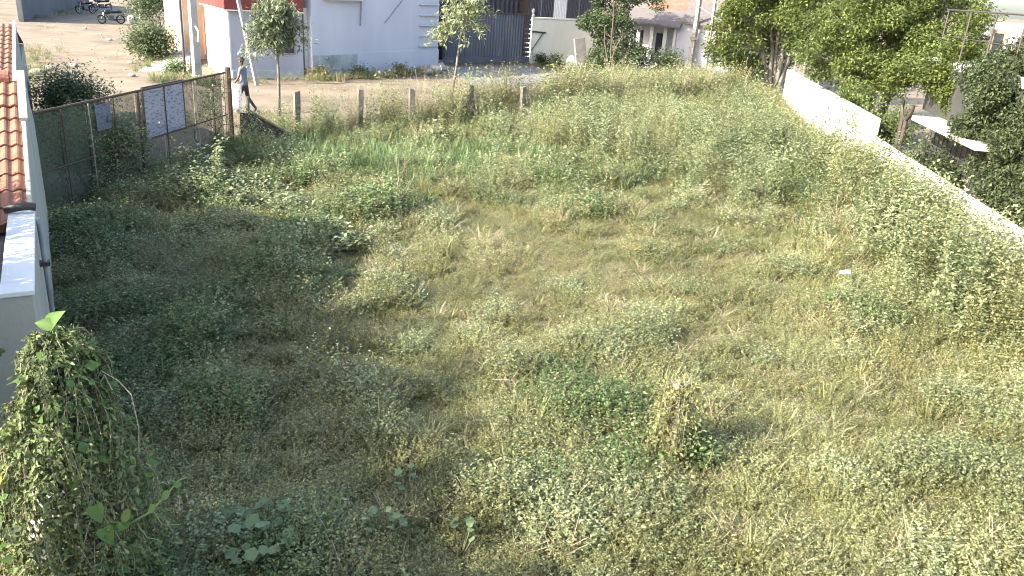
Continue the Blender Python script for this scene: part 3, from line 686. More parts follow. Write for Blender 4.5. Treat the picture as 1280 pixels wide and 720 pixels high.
for k in range(12): MB().tube([(0.8 + k * 0.3, YF + 0.08, 0.05), (0.8 + k * 0.3, YF + 0.08, 2.06)], 0.012, 5).build('grille_bar', darkmetal, RH)
MB().box(5.0, 5.19, YF, YF + 0.3, 0, 2.07).build('porch_pier', whitewash, RH)
for k, x in enumerate((0.25, 0.55)): MB().tube([(x, YF - 0.5, 0), (x, YF - 0.5, 2.0)], 0.055, 8).build('porch_post', darkmetal, RH)
MB().tube([(0.42 + 0.42 * math.cos(a_), YF - 0.5, 2.35 + 0.42 * math.sin(a_)) for a_ in [math.pi + i * math.pi / 14 for i in range(15)]], 0.05, 7).build('arch_frame', darkmetal, RH)
for k in range(3): window(RH, 6.2 + k * 1.9, 1.0, 1.1, 1.2, YF)
rail = MB()
rail.tube([(0.1, YF, 4.62), (12, YF, 4.62)], 0.022, 6).tube([(0.1, YF, 4.02), (12, YF, 4.02)], 0.012, 6)
rail.build('terrace_rail', darkmetal, RH)
for k in range(9): MB().tube([(0.2 + k * 1.45, YF, 3.48), (0.2 + k * 1.45, YF, 4.62)], 0.018, 6).build('rail_post', darkmetal, RH)
MB().box(0.3, 11.8, YF + 0.9, 6.2, 3.482, 4.42).build('stair_room', whitewash, RH)
for k in range(5): window(RH, 0.9 + k * 1.5, 3.62, 0.7, 0.62, YF + 0.9)

# ------------------------------------------------------------------ weed clumps (prototypes live in collections that are not linked to the scene)
def herb(name, mat, seed, ns=22, h=0.36, spread=0.20, ll=0.034, asp=0.5, per=13, col=None, stemmat=None, low=0.2, droop=0.25):
    r = np.random.default_rng(seed); cs = []; ds = []; ns_ = []; L = []
    for s in range(ns):
        a = r.uniform(0, 6.283); R0 = spread * 0.35 * math.sqrt(r.uniform()); b = a + r.normal(0, .7)
        base = np.array([R0 * math.cos(a), R0 * math.sin(a), 0]); hh = h * (r.uniform(.55, 1.1) if h < .6 else r.uniform(.7, 1.1)); R1 = spread * r.uniform(.2, 1.0)
        tip = np.array([base[0] + R1 * math.cos(b), base[1] + R1 * math.sin(b), hh])
        for k in range(per):
            t = low + (1 - low) * (k + r.uniform()) / per
            p = base + (tip - base) * t; p[2] = hh * t * (1.15 - 0.15 * t)
            aa = r.uniform(0, 6.283); e = r.normal(0.15, .45)
            d = np.array([math.cos(aa) * math.cos(e), math.sin(aa) * math.cos(e), math.sin(e) - droop * r.uniform()])
            cs.append(p); ds.append(d); ns_.append(np.array([r.normal(0, .5), r.normal(0, .5), 1.0]))
            L.append(ll * r.uniform(.55, 1.35) * (1.15 - 0.4 * t))
    cs = np.array(cs); ds = np.array(ds); L = np.array(L)
    q = leaf_arrays(cs, ds, np.array(ns_), L, L * asp * r.uniform(.8, 1.2, len(L)))
    return leaf_object(name, q, mat, col=col)

def tuft(name, mat, seed, nb=46, h=0.38, spread=0.16, w=0.007, col=None, bend=0.5):
    r = np.random.default_rng(seed); v = []; f = []
    for i in range(nb):
        a = r.uniform(0, 6.283); R0 = spread * 0.5 * math.sqrt(r.uniform()); x, y = R0 * math.cos(a), R0 * math.sin(a)
        b = a + r.normal(0, .8); hh = h * r.uniform(.5, 1.1); out = bend * hh * r.uniform(.2, 1.2)
        s = (-math.sin(b), math.cos(b)); k = len(v); ww = w * r.uniform(.6, 1.3)
        for t, ws in ((0, 1), (.45, .85), (.8, .5), (1, 0.08)):
            o_ = out * t * t; z = hh * (t - 0.25 * bend * t * t)
            cx, cy = x + math.cos(b) * o_, y + math.sin(b) * o_
            v += [(cx - s[0] * ww * ws, cy - s[1] * ww * ws, z), (cx + s[0] * ww * ws, cy + s[1] * ww * ws, z)]
        for j in range(3): f.append((k + 2 * j, k + 2 * j + 1, k + 2 * j + 3, k + 2 * j + 2))
    return MB().add(v, f).build(name, mat, col=col)

def twigs(name, mat, seed, n=22, h=0.4, spread=0.25, col=None):
    r = np.random.default_rng(seed); m = MB()
    for i in range(n):
        a = r.uniform(0, 6.283); b = r.uniform(0, 6.283); hh = h * r.uniform(.4, 1.1); R = spread * r.uniform(.2, 1)
        p0 = (0.06 * math.cos(a), 0.06 * math.sin(a), 0); p2 = (R * math.cos(b), R * math.sin(b), hh)
        p1 = (p2[0] * .3 + r.normal(0, .03), p2[1] * .3 + r.normal(0, .03), hh * .6)
        m.tube([p0, p1, p2], [.0035, .003, .0015], 3, caps=False)
    return m.build(name, mat, col=col)

def protos(cname, builders):
    c = bpy.data.collections.new(cname)
    for k, b in enumerate(builders): b('%s_%02d' % (cname, k), c)
    return c
kinds = []
def P(fn, *a, **kw): return lambda nm, c: fn(nm, *a, col=c, **kw)
LOW = [P(herb, L_sage, 1, ll=0.029, per=16), P(herb, L_sage, 2, ll=0.025, per=18), P(herb, L_sage, 3, ns=26, ll=0.027, per=15),              # 0-2
       P(herb, L_olive, 4, ll=0.029, per=16), P(herb, L_olive, 5, ll=0.025, per=17),                                                # 3-4
       P(herb, L_yellow, 6, ll=0.028), P(herb, L_yellow, 7, ll=0.024, per=15, asp=0.4),                           # 5-6
       P(herb, L_green, 8, ll=0.034, per=14), P(herb, L_green, 9, ll=0.03, per=15),                                               # 7-8
       P(herb, L_pale, 10, ll=0.036, asp=0.55, per=14), P(herb, L_pale, 11, ll=0.032, per=15),                     # 9-10
       P(tuft, L_grass, 12), P(tuft, L_olive, 13, nb=36), P(tuft, L_dry, 14, nb=28, h=0.45, w=0.005),             # 11-13
       P(twigs, L_drystem, 15), P(herb, L_dry, 16, ns=14, ll=0.022, per=10), P(twigs, L_drystem, 17, n=14, h=0.5)]  # 14-16
cLow = protos('weed_clump', LOW)
TALL = [P(herb, L_sage, 21, ns=16, h=0.95, spread=0.28, ll=0.042, per=26, low=0.12), P(herb, L_pale, 22, ns=15, h=0.9, spread=0.28, ll=0.052, per=22, low=0.15),
        P(herb, L_olive, 23, ns=16, h=0.95, spread=0.26, ll=0.036, per=26, low=0.1), P(herb, L_yellow, 24, ns=14, h=1.0, spread=0.3, ll=0.028, per=26, low=0.15),
        P(herb, L_dry, 25, ns=12, h=1.05, spread=0.32, ll=0.022, per=22, low=0.3), P(twigs, L_drystem, 26, n=20, h=1.0, spread=0.4),
        P(herb, L_neem, 27, ns=15, h=0.95, spread=0.28, ll=0.045, per=22, low=0.1)]
cTall = protos('tall_weed', TALL)

def scatter(name, coll, pts, rots, scls, ids, label, cat):
    me = bpy.data.meshes.new(name); me.vertices.add(len(pts)); me.vertices.foreach_set('co', np.asarray(pts, np.float32).reshape(-1))
    me.attributes.new('rot', 'FLOAT_VECTOR', 'POINT').data.foreach_set('vector', np.asarray(rots, np.float32).reshape(-1))
    me.attributes.new('scl', 'FLOAT_VECTOR', 'POINT').data.foreach_set('vector', np.asarray(scls, np.float32).reshape(-1))
    me.attributes.new('vid', 'INT', 'POINT').data.foreach_set('value', np.asarray(ids, np.int32))
    o = bpy.data.objects.new(name, me); COL.objects.link(o)
    t = bpy.data.node_groups.new(name + '_nodes', 'GeometryNodeTree')
    t.interface.new_socket('Geometry', in_out='INPUT', socket_type='NodeSocketGeometry')
    t.interface.new_socket('Geometry', in_out='OUTPUT', socket_type='NodeSocketGeometry')
    n, l = t.nodes, t.links
    gi = n.new('NodeGroupInput'); go = n.new('NodeGroupOutput'); ip = n.new('GeometryNodeInstanceOnPoints')
    ci = n.new('GeometryNodeCollectionInfo'); ci.inputs['Collection'].default_value = coll
    ci.inputs['Separate Children'].default_value = True; ci.inputs['Reset Children'].default_value = True
    def at(nm, ty):
        a_ = n.new('GeometryNodeInputNamedAttribute'); a_.data_type = ty; a_.inputs['Name'].default_value = nm; return a_.outputs[0]
    l.new(gi.outputs[0], ip.inputs['Points']); l.new(ci.outputs[0], ip.inputs['Instance'])
    ip.inputs['Pick Instance'].default_value = True
    l.new(at('vid', 'INT'), ip.inputs['Instance Index'])
    er = n.new('FunctionNodeEulerToRotation'); l.new(at('rot', 'FLOAT_VECTOR'), er.inputs[0])
    l.new(er.outputs[0], ip.inputs['Rotation'])
    l.new(at('scl', 'FLOAT_VECTOR'), ip.inputs['Scale'])
    l.new(ip.outputs[0], go.inputs[0])
    md = o.modifiers.new('scatter', 'NODES'); md.node_group = t
    return put(o, label, cat, kind='stuff')

def pix(x, y, z=0.2):
    v = Vector((x, y, z - CAM_H)); dd = v.dot(fwd)
    if dd < 0.5: return (-9999, -9999)
    return (640 + 1000 * v.dot(rt) / dd, 360 - 1000 * v.dot(up) / dd)

def blobf(x, y, cx, cy, rx, ry):
    return math.exp(-(((x - cx) / rx) ** 2 + ((y - cy) / ry) ** 2))
def wall_x(y):      # boundary wall line
    return 10.85 + (y - 34.7) * (10.85 - 9.12) / 13.35 if y > 21.35 else 7.0 + (y - 5) * (9.12 - 7.0) / 16.35
def fence_y(x):     # the fence line
    return 22.55 + (x + 6.4) * 0.75

rp = np.random.default_rng(99)
low = ([], [], [], []); tall = ([], [], [], []); gr = ([], [], [], [])
def addp(S_, x, y, sc, i, sz=None):
    S_[0].append((x, y, gz(x, y) + 0.07)); S_[1].append((rp.normal(0, .10), rp.normal(0, .10), rp.uniform(0, 6.283)))
    S_[2].append((sc, sc, sz if sz else sc)); S_[3].append(i)

n_low = 0
ytop = 43.5
while n_low < 74000:
    n_low += 1
    y = 3.2 + (ytop - 3.2) * rp.uniform() ** 1.25; x = rp.uniform(-9, 12)
    if not inside(x, y): continue
    px, py = pix(x, y)
    if px < -90 or px > 1370 or py > 800: continue
    if rp.uniform() > max(0.2, 1.2 - 0.042 * y): continue
    if x > wall_x(y) - 0.15: continue
    if abs(x - 1.98) < 0.28 and abs(y - 6.95) < 0.30: continue
    n1 = fbm(x, y, 0.45, 3, 11.0); n2 = fbm(x, y, 0.9, 3, 23.0); n3 = fbm(x, y, 0.22, 2, 31.0); n4 = fbm(x, y, 1.9, 2, 47.0)
    # height of the cover: mounds, low and dry in the middle, higher by the wall and at the back
    am = 1.0 if (x < 0.2 or y > 14) else 0.62
    h = 0.80 + am * (1.7 * n2 + 0.9 * n1 + 1.1 * n4)
    dry = blobf(x, y, 0.8, 13.6, 3.4, 3.2) + 0.45 * blobf(x, y, 4.6, 9.5, 2.6, 2.6) + 0.5 * blobf(x, y, 3.4, 17, 2.5, 2.0) + 0.35 * blobf(x, y, 0.3, 9.8, 1.2, 1.4) + 0.5 * blobf(x, y, -2.2, 9.3, 1.4, 1.2)
    h -= 0.38 * dry
    right = math.exp(-max(0, wall_x(y) - x) / 1.3)
    h += 0.55 * right + 0.018 * max(0, y - 14)
    h = min(max(h, 0.42), 2.2)
    gap = n4 + 0.5 * n2
    if gap < -0.5 and rp.uniform() < 0.5: continue
    grass = blobf(x, y, -3.4, 19.6, 2.6, 1.9) + 0.9 * blobf(x, y, -0.2, 21.6, 1.8, 1.6) + 0.7 * blobf(x, y, 2.4, 20.3, 1.4, 1.0)
    u = rp.uniform()
    if rp.uniform() < min(0.8, grass * 0.8):
        addp(gr, x, y, 1.15 * rp.uniform(.8, 1.35), 11 if rp.uniform() < .8 else 7); continue
    shade = 1.0 if (x + 0.62 * y) < 4.6 else 0.0          # left part of the plot: leafier, greener growth
    if rp.uniform() < 0.68 * dry + 0.9 * max(0, n3 - 0.02) + 0.06 + (0.35 if n4 < -0.2 else 0):
        i = (5, 6, 5, 3, 3, 0, 15, 6, 1, 4)[int(u * 10)] if rp.uniform() > 0.05 else 14
        h *= 0.9
    elif n1 > 0.10 + (0.22 if x > 0.2 and y < 14 else 0.10) * (1 - shade):
        i = (7, 8, 3, 7, 9)[int(u * 5)]
    elif n2 > 0.12:
        i = (9, 10, 0, 2, 1)[int(u * 5)]
    else:
        i = (0, 1, 2, 3, 4, 12, 1, 3, 4, 0)[int(u * 10)] if rp.uniform() > 0.04 else 16
    hz = h * rp.uniform(.75, 1.25); addp(low, x, y, (0.45 + 0.6 * hz) * (1.15 + 0.04 * max(0, y - 7)), i, hz * (1 + 0.015 * max(0, y - 10)))
# tall weeds: along the fence, the back corner and the boundary wall
for k in range(26000):
    y = rp.uniform(10, 43.5); x = rp.uniform(-8, 12)
    if x > wall_x(y) - 0.2: continue
    fy = fence_y(x); df = y - fy
    back = 0.0
    if -8 < x < 11.5: back = math.exp(-((df + 0.35) / 0.9) ** 2) * (0.85 if x > -2 else 0.5)
    beyond = 0.55 if (inside(x, y) and y > fy + 0.5 and x > 0.3) else 0.0
    corner = 0.6 if (y > 22.0 and y <= fy + 1.2 and x > 0.5) else 0.0
    mid = 0.4 * blobf(x, y, 2.2, 22.5, 2.2, 2.0) + 0.3 * blobf(x, y, 6.0, 24, 2.5, 4.0)
    rw = 0.75 * math.exp(-(max(0, wall_x(y) - x - 0.2) / 1.2) ** 2) if y > 9 else 0
    pr_ = max(back * 0.8, corner, mid, rw, beyond)
    if rp.uniform() > pr_: continue
    if x < -6.2 and y > 18.5 and df > -0.6: continue
    nn = fbm(x, y, 0.6, 3, 61.0); u = rp.uniform()
    if back > 0.4 and df > -0.8: i = (0, 1, 4, 5, 2, 0, 3)[int(u * 7)]; sc = rp.uniform(1.5, 2.15) + 1.0 * nn
    elif beyond > 0: i = (0, 1, 2, 3, 0, 1, 6)[int(u * 7)]; sc = rp.uniform(.85, 1.35) + 0.9 * nn
    elif nn > 0.05: i = (1, 1, 0, 6)[int(u * 4)]; sc = rp.uniform(1.0, 1.55) + 0.6 * nn
    else: i = (0, 2, 0, 3, 1)[int(u * 5)]; sc = rp.uniform(.9, 1.4) + 0.8 * nn
    if x < -2.5: sc *= 0.62 + 0.1 * max(0, x + 6.4)
    addp(tall, x, y, sc * (1.28 if rw > 0.3 and y < 22 else 0.5 if rw > 0.15 else 1.0), i)
print('scatter', len(low[0]), len(tall[0]), len(gr[0]))
scatter('weeds', cLow, *low, 'low sage, olive and yellowing weeds covering the vacant plot', 'weeds')
scatter('grass', cLow, *gr, 'patches of bright green grass near the back fence', 'grass')
scatter('tall_weeds', cTall, *tall, 'tall pale and dry weeds along the fence and boundary wall', 'weeds')

# verge weeds and gravel on the lane
ver = ([], [], [], []); gra = ([], [], [], [])
def vline(p, q, n, w, sc, ids):
    a_, b_ = on_z(*p), on_z(*q)
    for k in range(n):
        c_ = a_.lerp(b_, rp.uniform()) + Vector((rp.normal(0, w), rp.normal(0, w), 0))
        addp(ver, c_.x, c_.y, sc * rp.uniform(.6, 1.3), ids[int(rp.uniform() * len(ids))])
        ver[0][-1] = (c_.x, c_.y, -0.01)
vline((42, 112), (40, 62), 90, .5, 1.0, (0, 3, 7, 13)); vline((45, 25), (110, 12), 40, .4, .9, (3, 13, 0)); vline((170, 92), (205, 72), 40, .3, .8, (11, 3, 0)); vline((195, 100), (280, 108), 80, .35, .9, (11, 3, 0, 13))
vline((300, 104), (378, 101), 40, .25, .6, (3, 13, 0)); vline((385, 103), (545, 92), 150, .35, .9, (3, 0, 7, 13, 15)); vline((665, 84), (725, 90), 60, .3, .9, (3, 7, 0)); vline((330, 158), (370, 166), 60, .4, 1.1, (0, 3, 13, 5)); vline((310, 150), (345, 160), 30, .3, .9, (0, 3, 13))
scatter('verge_weeds', cLow, *ver, 'short weeds along the edges of the sandy lane and house walls', 'weeds')
def pebble(name, seed, col=None):
    o_ = blob(name, .05, paleconc, seed, 1, .5, (1.2, .9, .6)); COL.objects.unlink(o_); col.objects.link(o_); return o_
cPeb = protos('lane_pebble', [P(pebble, 1.0), P(pebble, 5.0), P(pebble, 9.0)])
for k in range(450):
    px_, py_ = rp.uniform(30, 640), rp.uniform(8, 140)
    g_ = on_z(px_, py_)
    if inside(g_.x, g_.y) or g_.y > 60: continue
    gra[0].append((g_.x, g_.y, -.005)); gra[1].append((0, 0, rp.uniform(0, 6.28))); q_ = .25 + .8 * rp.uniform() ** 3; gra[2].append((q_, q_, q_)); gra[3].append(int(rp.uniform() * 3))
scatter('gravel', cPeb, *gra, 'loose gravel scattered over the sandy lane', 'gravel')

# ------------------------------------------------------------------ trees and bushes
def limb(m, p, d, length, r, depth, tips, rng, up_=0.25, split=3, wob=0.25):
    pts = [Vector(p)]; dd = Vector(d).normalized(); n = 4; rad = [r]
    for i in range(n):
        dd = (dd + Vector((rng.normal(0, wob), rng.normal(0, wob), rng.normal(0, wob) + up_ * 0.3))).normalized()
        pts.append(pts[-1] + dd * (length / n)); rad.append(r * (1 - 0.45 * (i + 1) / n))
    m.tube(pts, rad, 7 if depth > 1 else 5, caps=False)
    if depth <= 1: tips += pts[2:]
    if depth == 0: return
    for k in range(split):
        a = rng.uniform(0, 6.283); s = Vector((math.cos(a), math.sin(a), rng.uniform(.0, .7))).normalized()
        limb(m, pts[-1] if k < 2 else pts[-2], (dd * 0.6 + s * 0.8), length * rng.uniform(.6, .85), rad[-1] * .75, depth - 1, tips, rng, up_, split, wob)

def crown_leaves(tips, rng, n, spread, ll, asp=0.5, droop=0.3, clump=0.5):
    tips = np.array([tuple(t) for t in tips]); w = rng.uniform(.25, 1.0, len(tips)); w /= w.sum()
    ix = rng.choice(len(tips), n, p=w)
    # leaves gather on many small sprays around each tip
    spr = rng.normal(0, spread, (len(tips), 14, 3)); spr[:, :, 2] *= 0.8
    c = tips[ix] + spr[ix, rng.integers(0, 14, n)] + rng.normal(0, spread * 0.28, (n, 3))
    d = rdir(n, rng); d[:, 2] = d[:, 2] * 0.6 - droop
    nv = rdir(n, rng) * 0.7; nv[:, 2] += 1.0
    L = ll * rng.uniform(.6, 1.3, n)
    return leaf_arrays(c, d, nv, L, L * asp)

def tree(name, label, base, seed, h, r, crown, ll, n, leaf, barkm, spread=0.5, depth=2, stems=1, lean=(0, 0, 1), split=3, asp=0.5, droop=0.3, up_=0.25, length=None, cat='tree', wob=0.22, low_tips=None):
    rng = np.random.default_rng(seed); t = thing(name, label, cat, base); m = MB(); tips = []
    for s in range(stems):
        a = 6.283 * s / max(1, stems) + seed; off = Vector((math.cos(a), math.sin(a), 0)) * (r * 1.2 if stems > 1 else 0)
        d = Vector(lean) + Vector((math.cos(a), math.sin(a), 0)) * (0.3 if stems > 1 else 0.0)
        limb(m, off + Vector((0, 0, -0.05)), d, length or h * 0.4, r, depth, tips, rng, up_, split, wob)
    m.build('trunk', barkm, t, smooth=True)
    if low_tips: tips = tips + [Vector(v) for v in low_tips]
    leaf_object('crown', crown_leaves(tips, rng, n, spread, ll, asp, droop), leaf, t)
    return t

def voltree(name, label, base, seed, stems, blobs, n, ll, leaf, barkm, r=0.12, clump=0.28, per=None, asp=0.5, droop=0.35, cat='tree', dens=1.5):
    """trunk stems -> limbs to leaf sprays spread through a few lobes of the crown; lobes given as (px, py, distance, half width, half height, half depth) metres"""
    rng = np.random.default_rng(seed); base = Vector(base); t = thing(name, label, cat, base); m = MB(); cl = []
    forks = []
    for (dx, dy, h) in stems:
        pts = [Vector((dx * .15, dy * .15, -.05))]
        for k in range(1, 5):
            f = k / 4; pts.append(Vector((dx * (.15 + .85 * f ** 1.3) + rng.normal(0, .05), dy * (.15 + .85 * f ** 1.3) + rng.normal(0, .05), h * f)))
        m.tube(pts, [r, r * .9, r * .8, r * .7, r * .55], 8, caps=False); forks += pts[2:]
    vol = [b[3] * b[4] for b in blobs]
    for b, v in zip(blobs, vol):
        c = at_y(b[0], b[1], b[2]) - base; k = max(5, int(dens * 26 * v / (clump * 2.2) ** 2 / 6))
        for i in range(k):
            d = rng.normal(size=3); d /= np.linalg.norm(d); q = rng.uniform(.25, 1.05) ** .6
            cl.append(c + Vector((d[0] * b[3] * q, d[1] * b[5] * q, d[2] * b[4] * q)))
    for c in cl:
        f = min(forks, key=lambda p: (p - c).length + (1.5 if p.z > c.z else 0)); mid = f.lerp(c, .5) + Vector((rng.normal(0, .08), rng.normal(0, .08), .12))
        if rng.uniform() < .55: m.tube([f, mid, c], [r * .28, r * .18, r * .07], 5, caps=False)
    m.build('trunk', barkm, t, smooth=True)
    C = np.array([tuple(c) for c in cl]); sz = rng.uniform(.55, 1.25, len(C)); w = sz ** 2; w /= w.sum(); ix = rng.choice(len(C), n, p=w)
    off = rng.normal(0, 1, (n, 3)); off /= np.maximum(1, np.linalg.norm(off, axis=1, keepdims=True) / 1.5)
    pos = C[ix] + off * (clump * sz[ix])[:, None] * np.array([1, 1, .8]); pos[:, 2] -= rng.uniform(0, .25, n) * clump
    d = rdir(n, rng); d[:, 2] = d[:, 2] * .6 - droop; nv = rdir(n, rng) * .7; nv[:, 2] += 1; L = ll * rng.uniform(.6, 1.3, n)
    leaf_object('crown', leaf_arrays(pos, d, nv, L, L * asp), leaf, t)
    return t
T1 = at_y(965, 118, 38.3)
voltree('pale_trunk_tree', 'tree with several pale stems at the left end of the high wall', (T1.x, T1.y, 0), 5, [(-.5, .1, 3.2), (.25, 0, 3.6), (.8, .2, 3.0), (-.1, .3, 4.5), (-1.0, 0, 3.0)],
        [(945, 15, 38.3, 1.6, 1.7, 1.3), (915, 45, 38.0, 1.0, 1.1, 1.0), (990, 0, 38.5, 1.2, 2.0, 1.2), (925, 85, 37.8, .8, .7, .7), (960, -50, 38.3, 2.0, 1.6, 1.4)], 26000, .15, L_tree, palebark, r=.13, clump=.34)
T2 = at_y(1078, 92, 27.2)
voltree('spreading_tree', 'large lime-green leafy tree rising behind the white wall', (T2.x, T2.y, 0), 9, [(-.3, .2, 3.2), (.6, 0, 3.4), (1.6, -.3, 3.2)],
        [(1058, 25, 27.2, 1.3, 1.3, 1.2), (1120, 50, 26.6, 1.6, 1.5, 1.2), (1175, 15, 26.6, 1.4, 1.5, 1.2), (1085, 85, 26.6, .9, .75, .7), (1030, 70, 27.5, .7, .7, .6), (1110, -30, 27, 2.0, 1.2, 1.4), (1180, 65, 25.5, 1.1, .7, .8), (1068, 112, 25.5, .5, .4, .5)],
        70000, .105, L_treelit, palebark, r=.14, clump=.27)
T2b = at_y(1160, 205, 21.0)
voltree('porch_tree', 'yellow-green hanging tree over the porch sunshade', (T2b.x + .9, 21.0, 0), 10, [(-.2, .1, 2.6), (.3, 0, 2.8)],
        [(1165, 85, 20.3, .8, .45, .6), (1200, 85, 20.0, .6, .6, .6), (1192, 120, 19.4, .18, .35, .2), (1215, 60, 20.5, .5, .8, .6), (1120, 95, 21.0, .45, .3, .4)], 22000, .085, L_tree, bark, r=.07, clump=.2)
voltree('drooping_tree', 'dark drooping small-leaved tree at the right edge over the low wall', (10.35, 16.0, 0), 14, [(-.3, 0, 2.4), (.2, .3, 2.8), (-.2, -1.0, 2.4), (-.5, .8, 2.6)],
        [(1245, 135, 16.6, .75, .7, .8), (1270, 195, 15.8, .65, .9, .8), (1222, 140, 16.8, .40, .50, .5), (1258, 250, 14.8, .45, .65, .6), (1285, 110, 16.0, .8, .9, .9), (1250, 225, 15.4, .28, .45, .4), (1290, 290, 13.6, .5, .6, .5), (1310, 200, 15, .9, 1.0, .8), (1240, 80, 18.0, .5, .6, .6)],
        70000, .075, L_treedark, bark, r=.08, clump=.2, droop=.6)
voltree('far_canopy_tree', 'darker tree filling the gap behind the lime-green tree', (14.5, 34.0, 0), 11, [(-.6, 0, 3.2), (.5, 0, 3.6), (1.5, .2, 3.4)],
        [(1040, 45, 33, 1.8, 1.8, 1.2), (1110, 60, 33, 2.0, 1.8, 1.2), (1180, 50, 32, 1.8, 1.8, 1.2), (1020, 0, 34, 1.6, 1.6, 1.2), (1130, 0, 33, 2.4, 1.6, 1.2), (1060, 95, 32.5, 1.2, .7, .8)], 24000, .15, L_tree, bark, r=.12, clump=.36)
voltree('back_corner_tree', 'dark tree behind the pale-stemmed tree and the cables', (12.6, 46.0, 0), 13, [(-.4, 0, 3.0), (.6, .2, 3.6)],
        [(930, 45, 45.5, 1.8, 2.0, 1.2), (975, 55, 45.5, 1.6, 1.8, 1.2), (1000, 20, 45, 1.6, 2.0, 1.2), (945, 95, 44.5, 1.3, .6, .8), (905, 75, 45, .8, .9, .8)], 14000, .2, L_neem, bark, r=.12, clump=.42)
yh = Matrix.Rotation(RZ, 4, 'Z')
def yl(x, y): v = yh @ Vector((x, y, 0)); return (-3.835 + v.x, 5.875 + v.y)
for k_, (bx_, by_, hh_, wx_) in enumerate(((-2.3, 2.6, 2.85, 1.2), (-2.2, -.2, 2.85, .75), (-2.3, -3.4, 2.65, 1.2))):  # unseen trees added to make the house's shadow edge ragged
    bx, by = yl(bx_ - 2.6, by_); rg = np.random.default_rng(200 + k_)
    yt = thing('shadow_tree', ('added unseen tree behind the tiled house, beyond the annex, breaking its shadow edge', 'added unseen slim tree beside the annex, breaking the shadow edge', 'added unseen tree nearest the camera, breaking the shadow edge')[k_], 'tree', (bx, by, 0), RZ)
    MB().tube([(0, 0, 0), (.1, 0, 1.6), (.9, 0, 2.6), (2.3, 0, hh_ - .2)], [.12, .1, .08, .04], 7).build('trunk', bark, yt)
    n_ = 7000; cl_ = np.stack([2.6 + rg.normal(0, .55, 60), rg.normal(0, wx_ * .6, 60), hh_ + rg.normal(0, .27, 60)], 1); p_ = cl_[rg.integers(0, 60, n_)] + rg.normal(0, .16, (n_, 3)); d_ = rdir(n_, rg); l_ = .11 * rg.uniform(.6, 1.3, n_)
    leaf_object('crown', leaf_arrays(p_, d_, rdir(n_, rg) + np.array([0, 0, .8]), l_, l_ * .5), L_neem, yt)
tree('porch_creeper', 'dark glossy creeper bush in the porch over the low wall', (9.4, 18.6, 0), 31, 1.8, 0.03, None, 0.09, 6000, L_treedark, bark, spread=0.22, depth=2, stems=3, split=3, length=0.7, cat='bush',
     low_tips=[(-.15, .3, 1.5), (-.2, -.4, 1.3), (-.2, .8, 1.7), (-.25, -.9, 1.2), (-.1, 0.1, 1.8), (-.1, -.3, 1.75), (-.2, 1.1, 1.4), (-.15, -1.1, 1.3)])
tree('hanging_creeper', 'yellow-green creeper spilling over the high wall near its step', (9.7, 22.6, 0), 33, 2.2, 0.03, None, 0.09, 5000, L_treelit, bark, spread=0.24, depth=2, stems=2, split=3, length=0.9, cat='bush',
     low_tips=[(-.25, .2, 1.9), (-.3, -.4, 1.7), (-.3, .7, 2.1), (-.35, -.7, 1.5), (-.3, .1, 1.5), (-.2, 1.2, 2.2)])
Bq = on_z(768, 100)
voltree('neem_bush', 'big dark leafy bush between the cream wall and the hut', (Bq.x - 0.3, Bq.y + 0.6, 0), 17, [(-.4, 0, 2.6), (.5, 0, 2.2), (-.1, .2, 4.2), (.9, 0, 1.2)],
        [(775, 96, 45.2, 1.5, .8, .8), (788, 70, 45.6, .9, 1.0, .7), (748, 88, 45.8, .8, .9, .7), (762, 70, 46.0, 1.3, 1.2, 1.0), (756, 20, 46.6, 1.15, 1.6, 1.0), (785, 90, 46.0, 1.2, .6, .8), (775, 45, 46.3, 1.0, 1.2, .8), (765, -30, 46.6, 1.6, 1.4, 1.2), (800, 0, 47, 1.2, .6, 1)], 26000, .17, L_neem, bark, r=.05, clump=.33, droop=.5, cat='bush')
tree('hut_side_bush', 'low dark bush below the hut verandah', (7.6, 46.6, 0), 18, 1.5, 0.05, None, 0.13, 4000, L_neem, bark, spread=0.35, depth=2, stems=3, split=3, length=.6, cat='bush')
# tree behind the hut, right of the poles
tree('background_tree', 'leafy tree behind the pole, filling the gap above the hut roof', (13.5, 47.5, 0), 19, 6.5, 0.16, None, 0.2, 7000, L_tree, bark, spread=0.6, depth=3, stems=1, split=3, length=2.2)
# lane bushes
q = on_z(192, 76); tree('lane_bush', 'round green bush beside the white-sided house up the lane', (q.x, q.y, 0), 41, 1.6, 0.04, None, 0.14, 8000, L_neem, bark, spread=0.36, depth=2, stems=4, split=3, length=.6, cat='bush')
q = on_z(200, 40); tree('lane_tree', 'tall bush standing against the far end of the white side wall', (q.x, q.y, 0), 42, 3.5, 0.06, None, 0.16, 5000, L_neem, bark, spread=0.4, depth=3, stems=2, split=3, length=1.1, cat='bush')
tree('dark_gate_bush', 'dark bush outside the left end of the net gate', (-12.6, 22.4, 0), 43, 1.2, 0.04, None, 0.085, 14000, L_neem, bark, spread=0.34, depth=2, stems=5, split=3, length=.55, cat='bush', low_tips=[(-1, -.4, .4), (.9, .3, .35), (1.5, .5, .25), (-.2, 0, .9)])
tree('net_gate_bush', 'leafy bush growing against the outside of the net gate', (-8.62, 15.7, 0), 44, 2.0, 0.04, None, 0.075, 12000, L_sage, bark, spread=0.25, depth=2, stems=4, split=3, length=.7, cat='bush', low_tips=[(0.1, -.7, .5), (.2, .5, .5), (.1, 0, .3), (.15, -1.2, .4)])
tree('gate_post_creeper', 'small creeper heaped on the gate beside the brown post', (-7.75, 19.75, 0), 45, 1.9, 0.02, None, 0.07, 1500, L_sage, bark, spread=0.14, depth=2, stems=2, split=2, length=.85, cat='bush', low_tips=[(.1, 0, 1.95), (-.0, -.5, 1.9), (.15, .3, 2.0)])
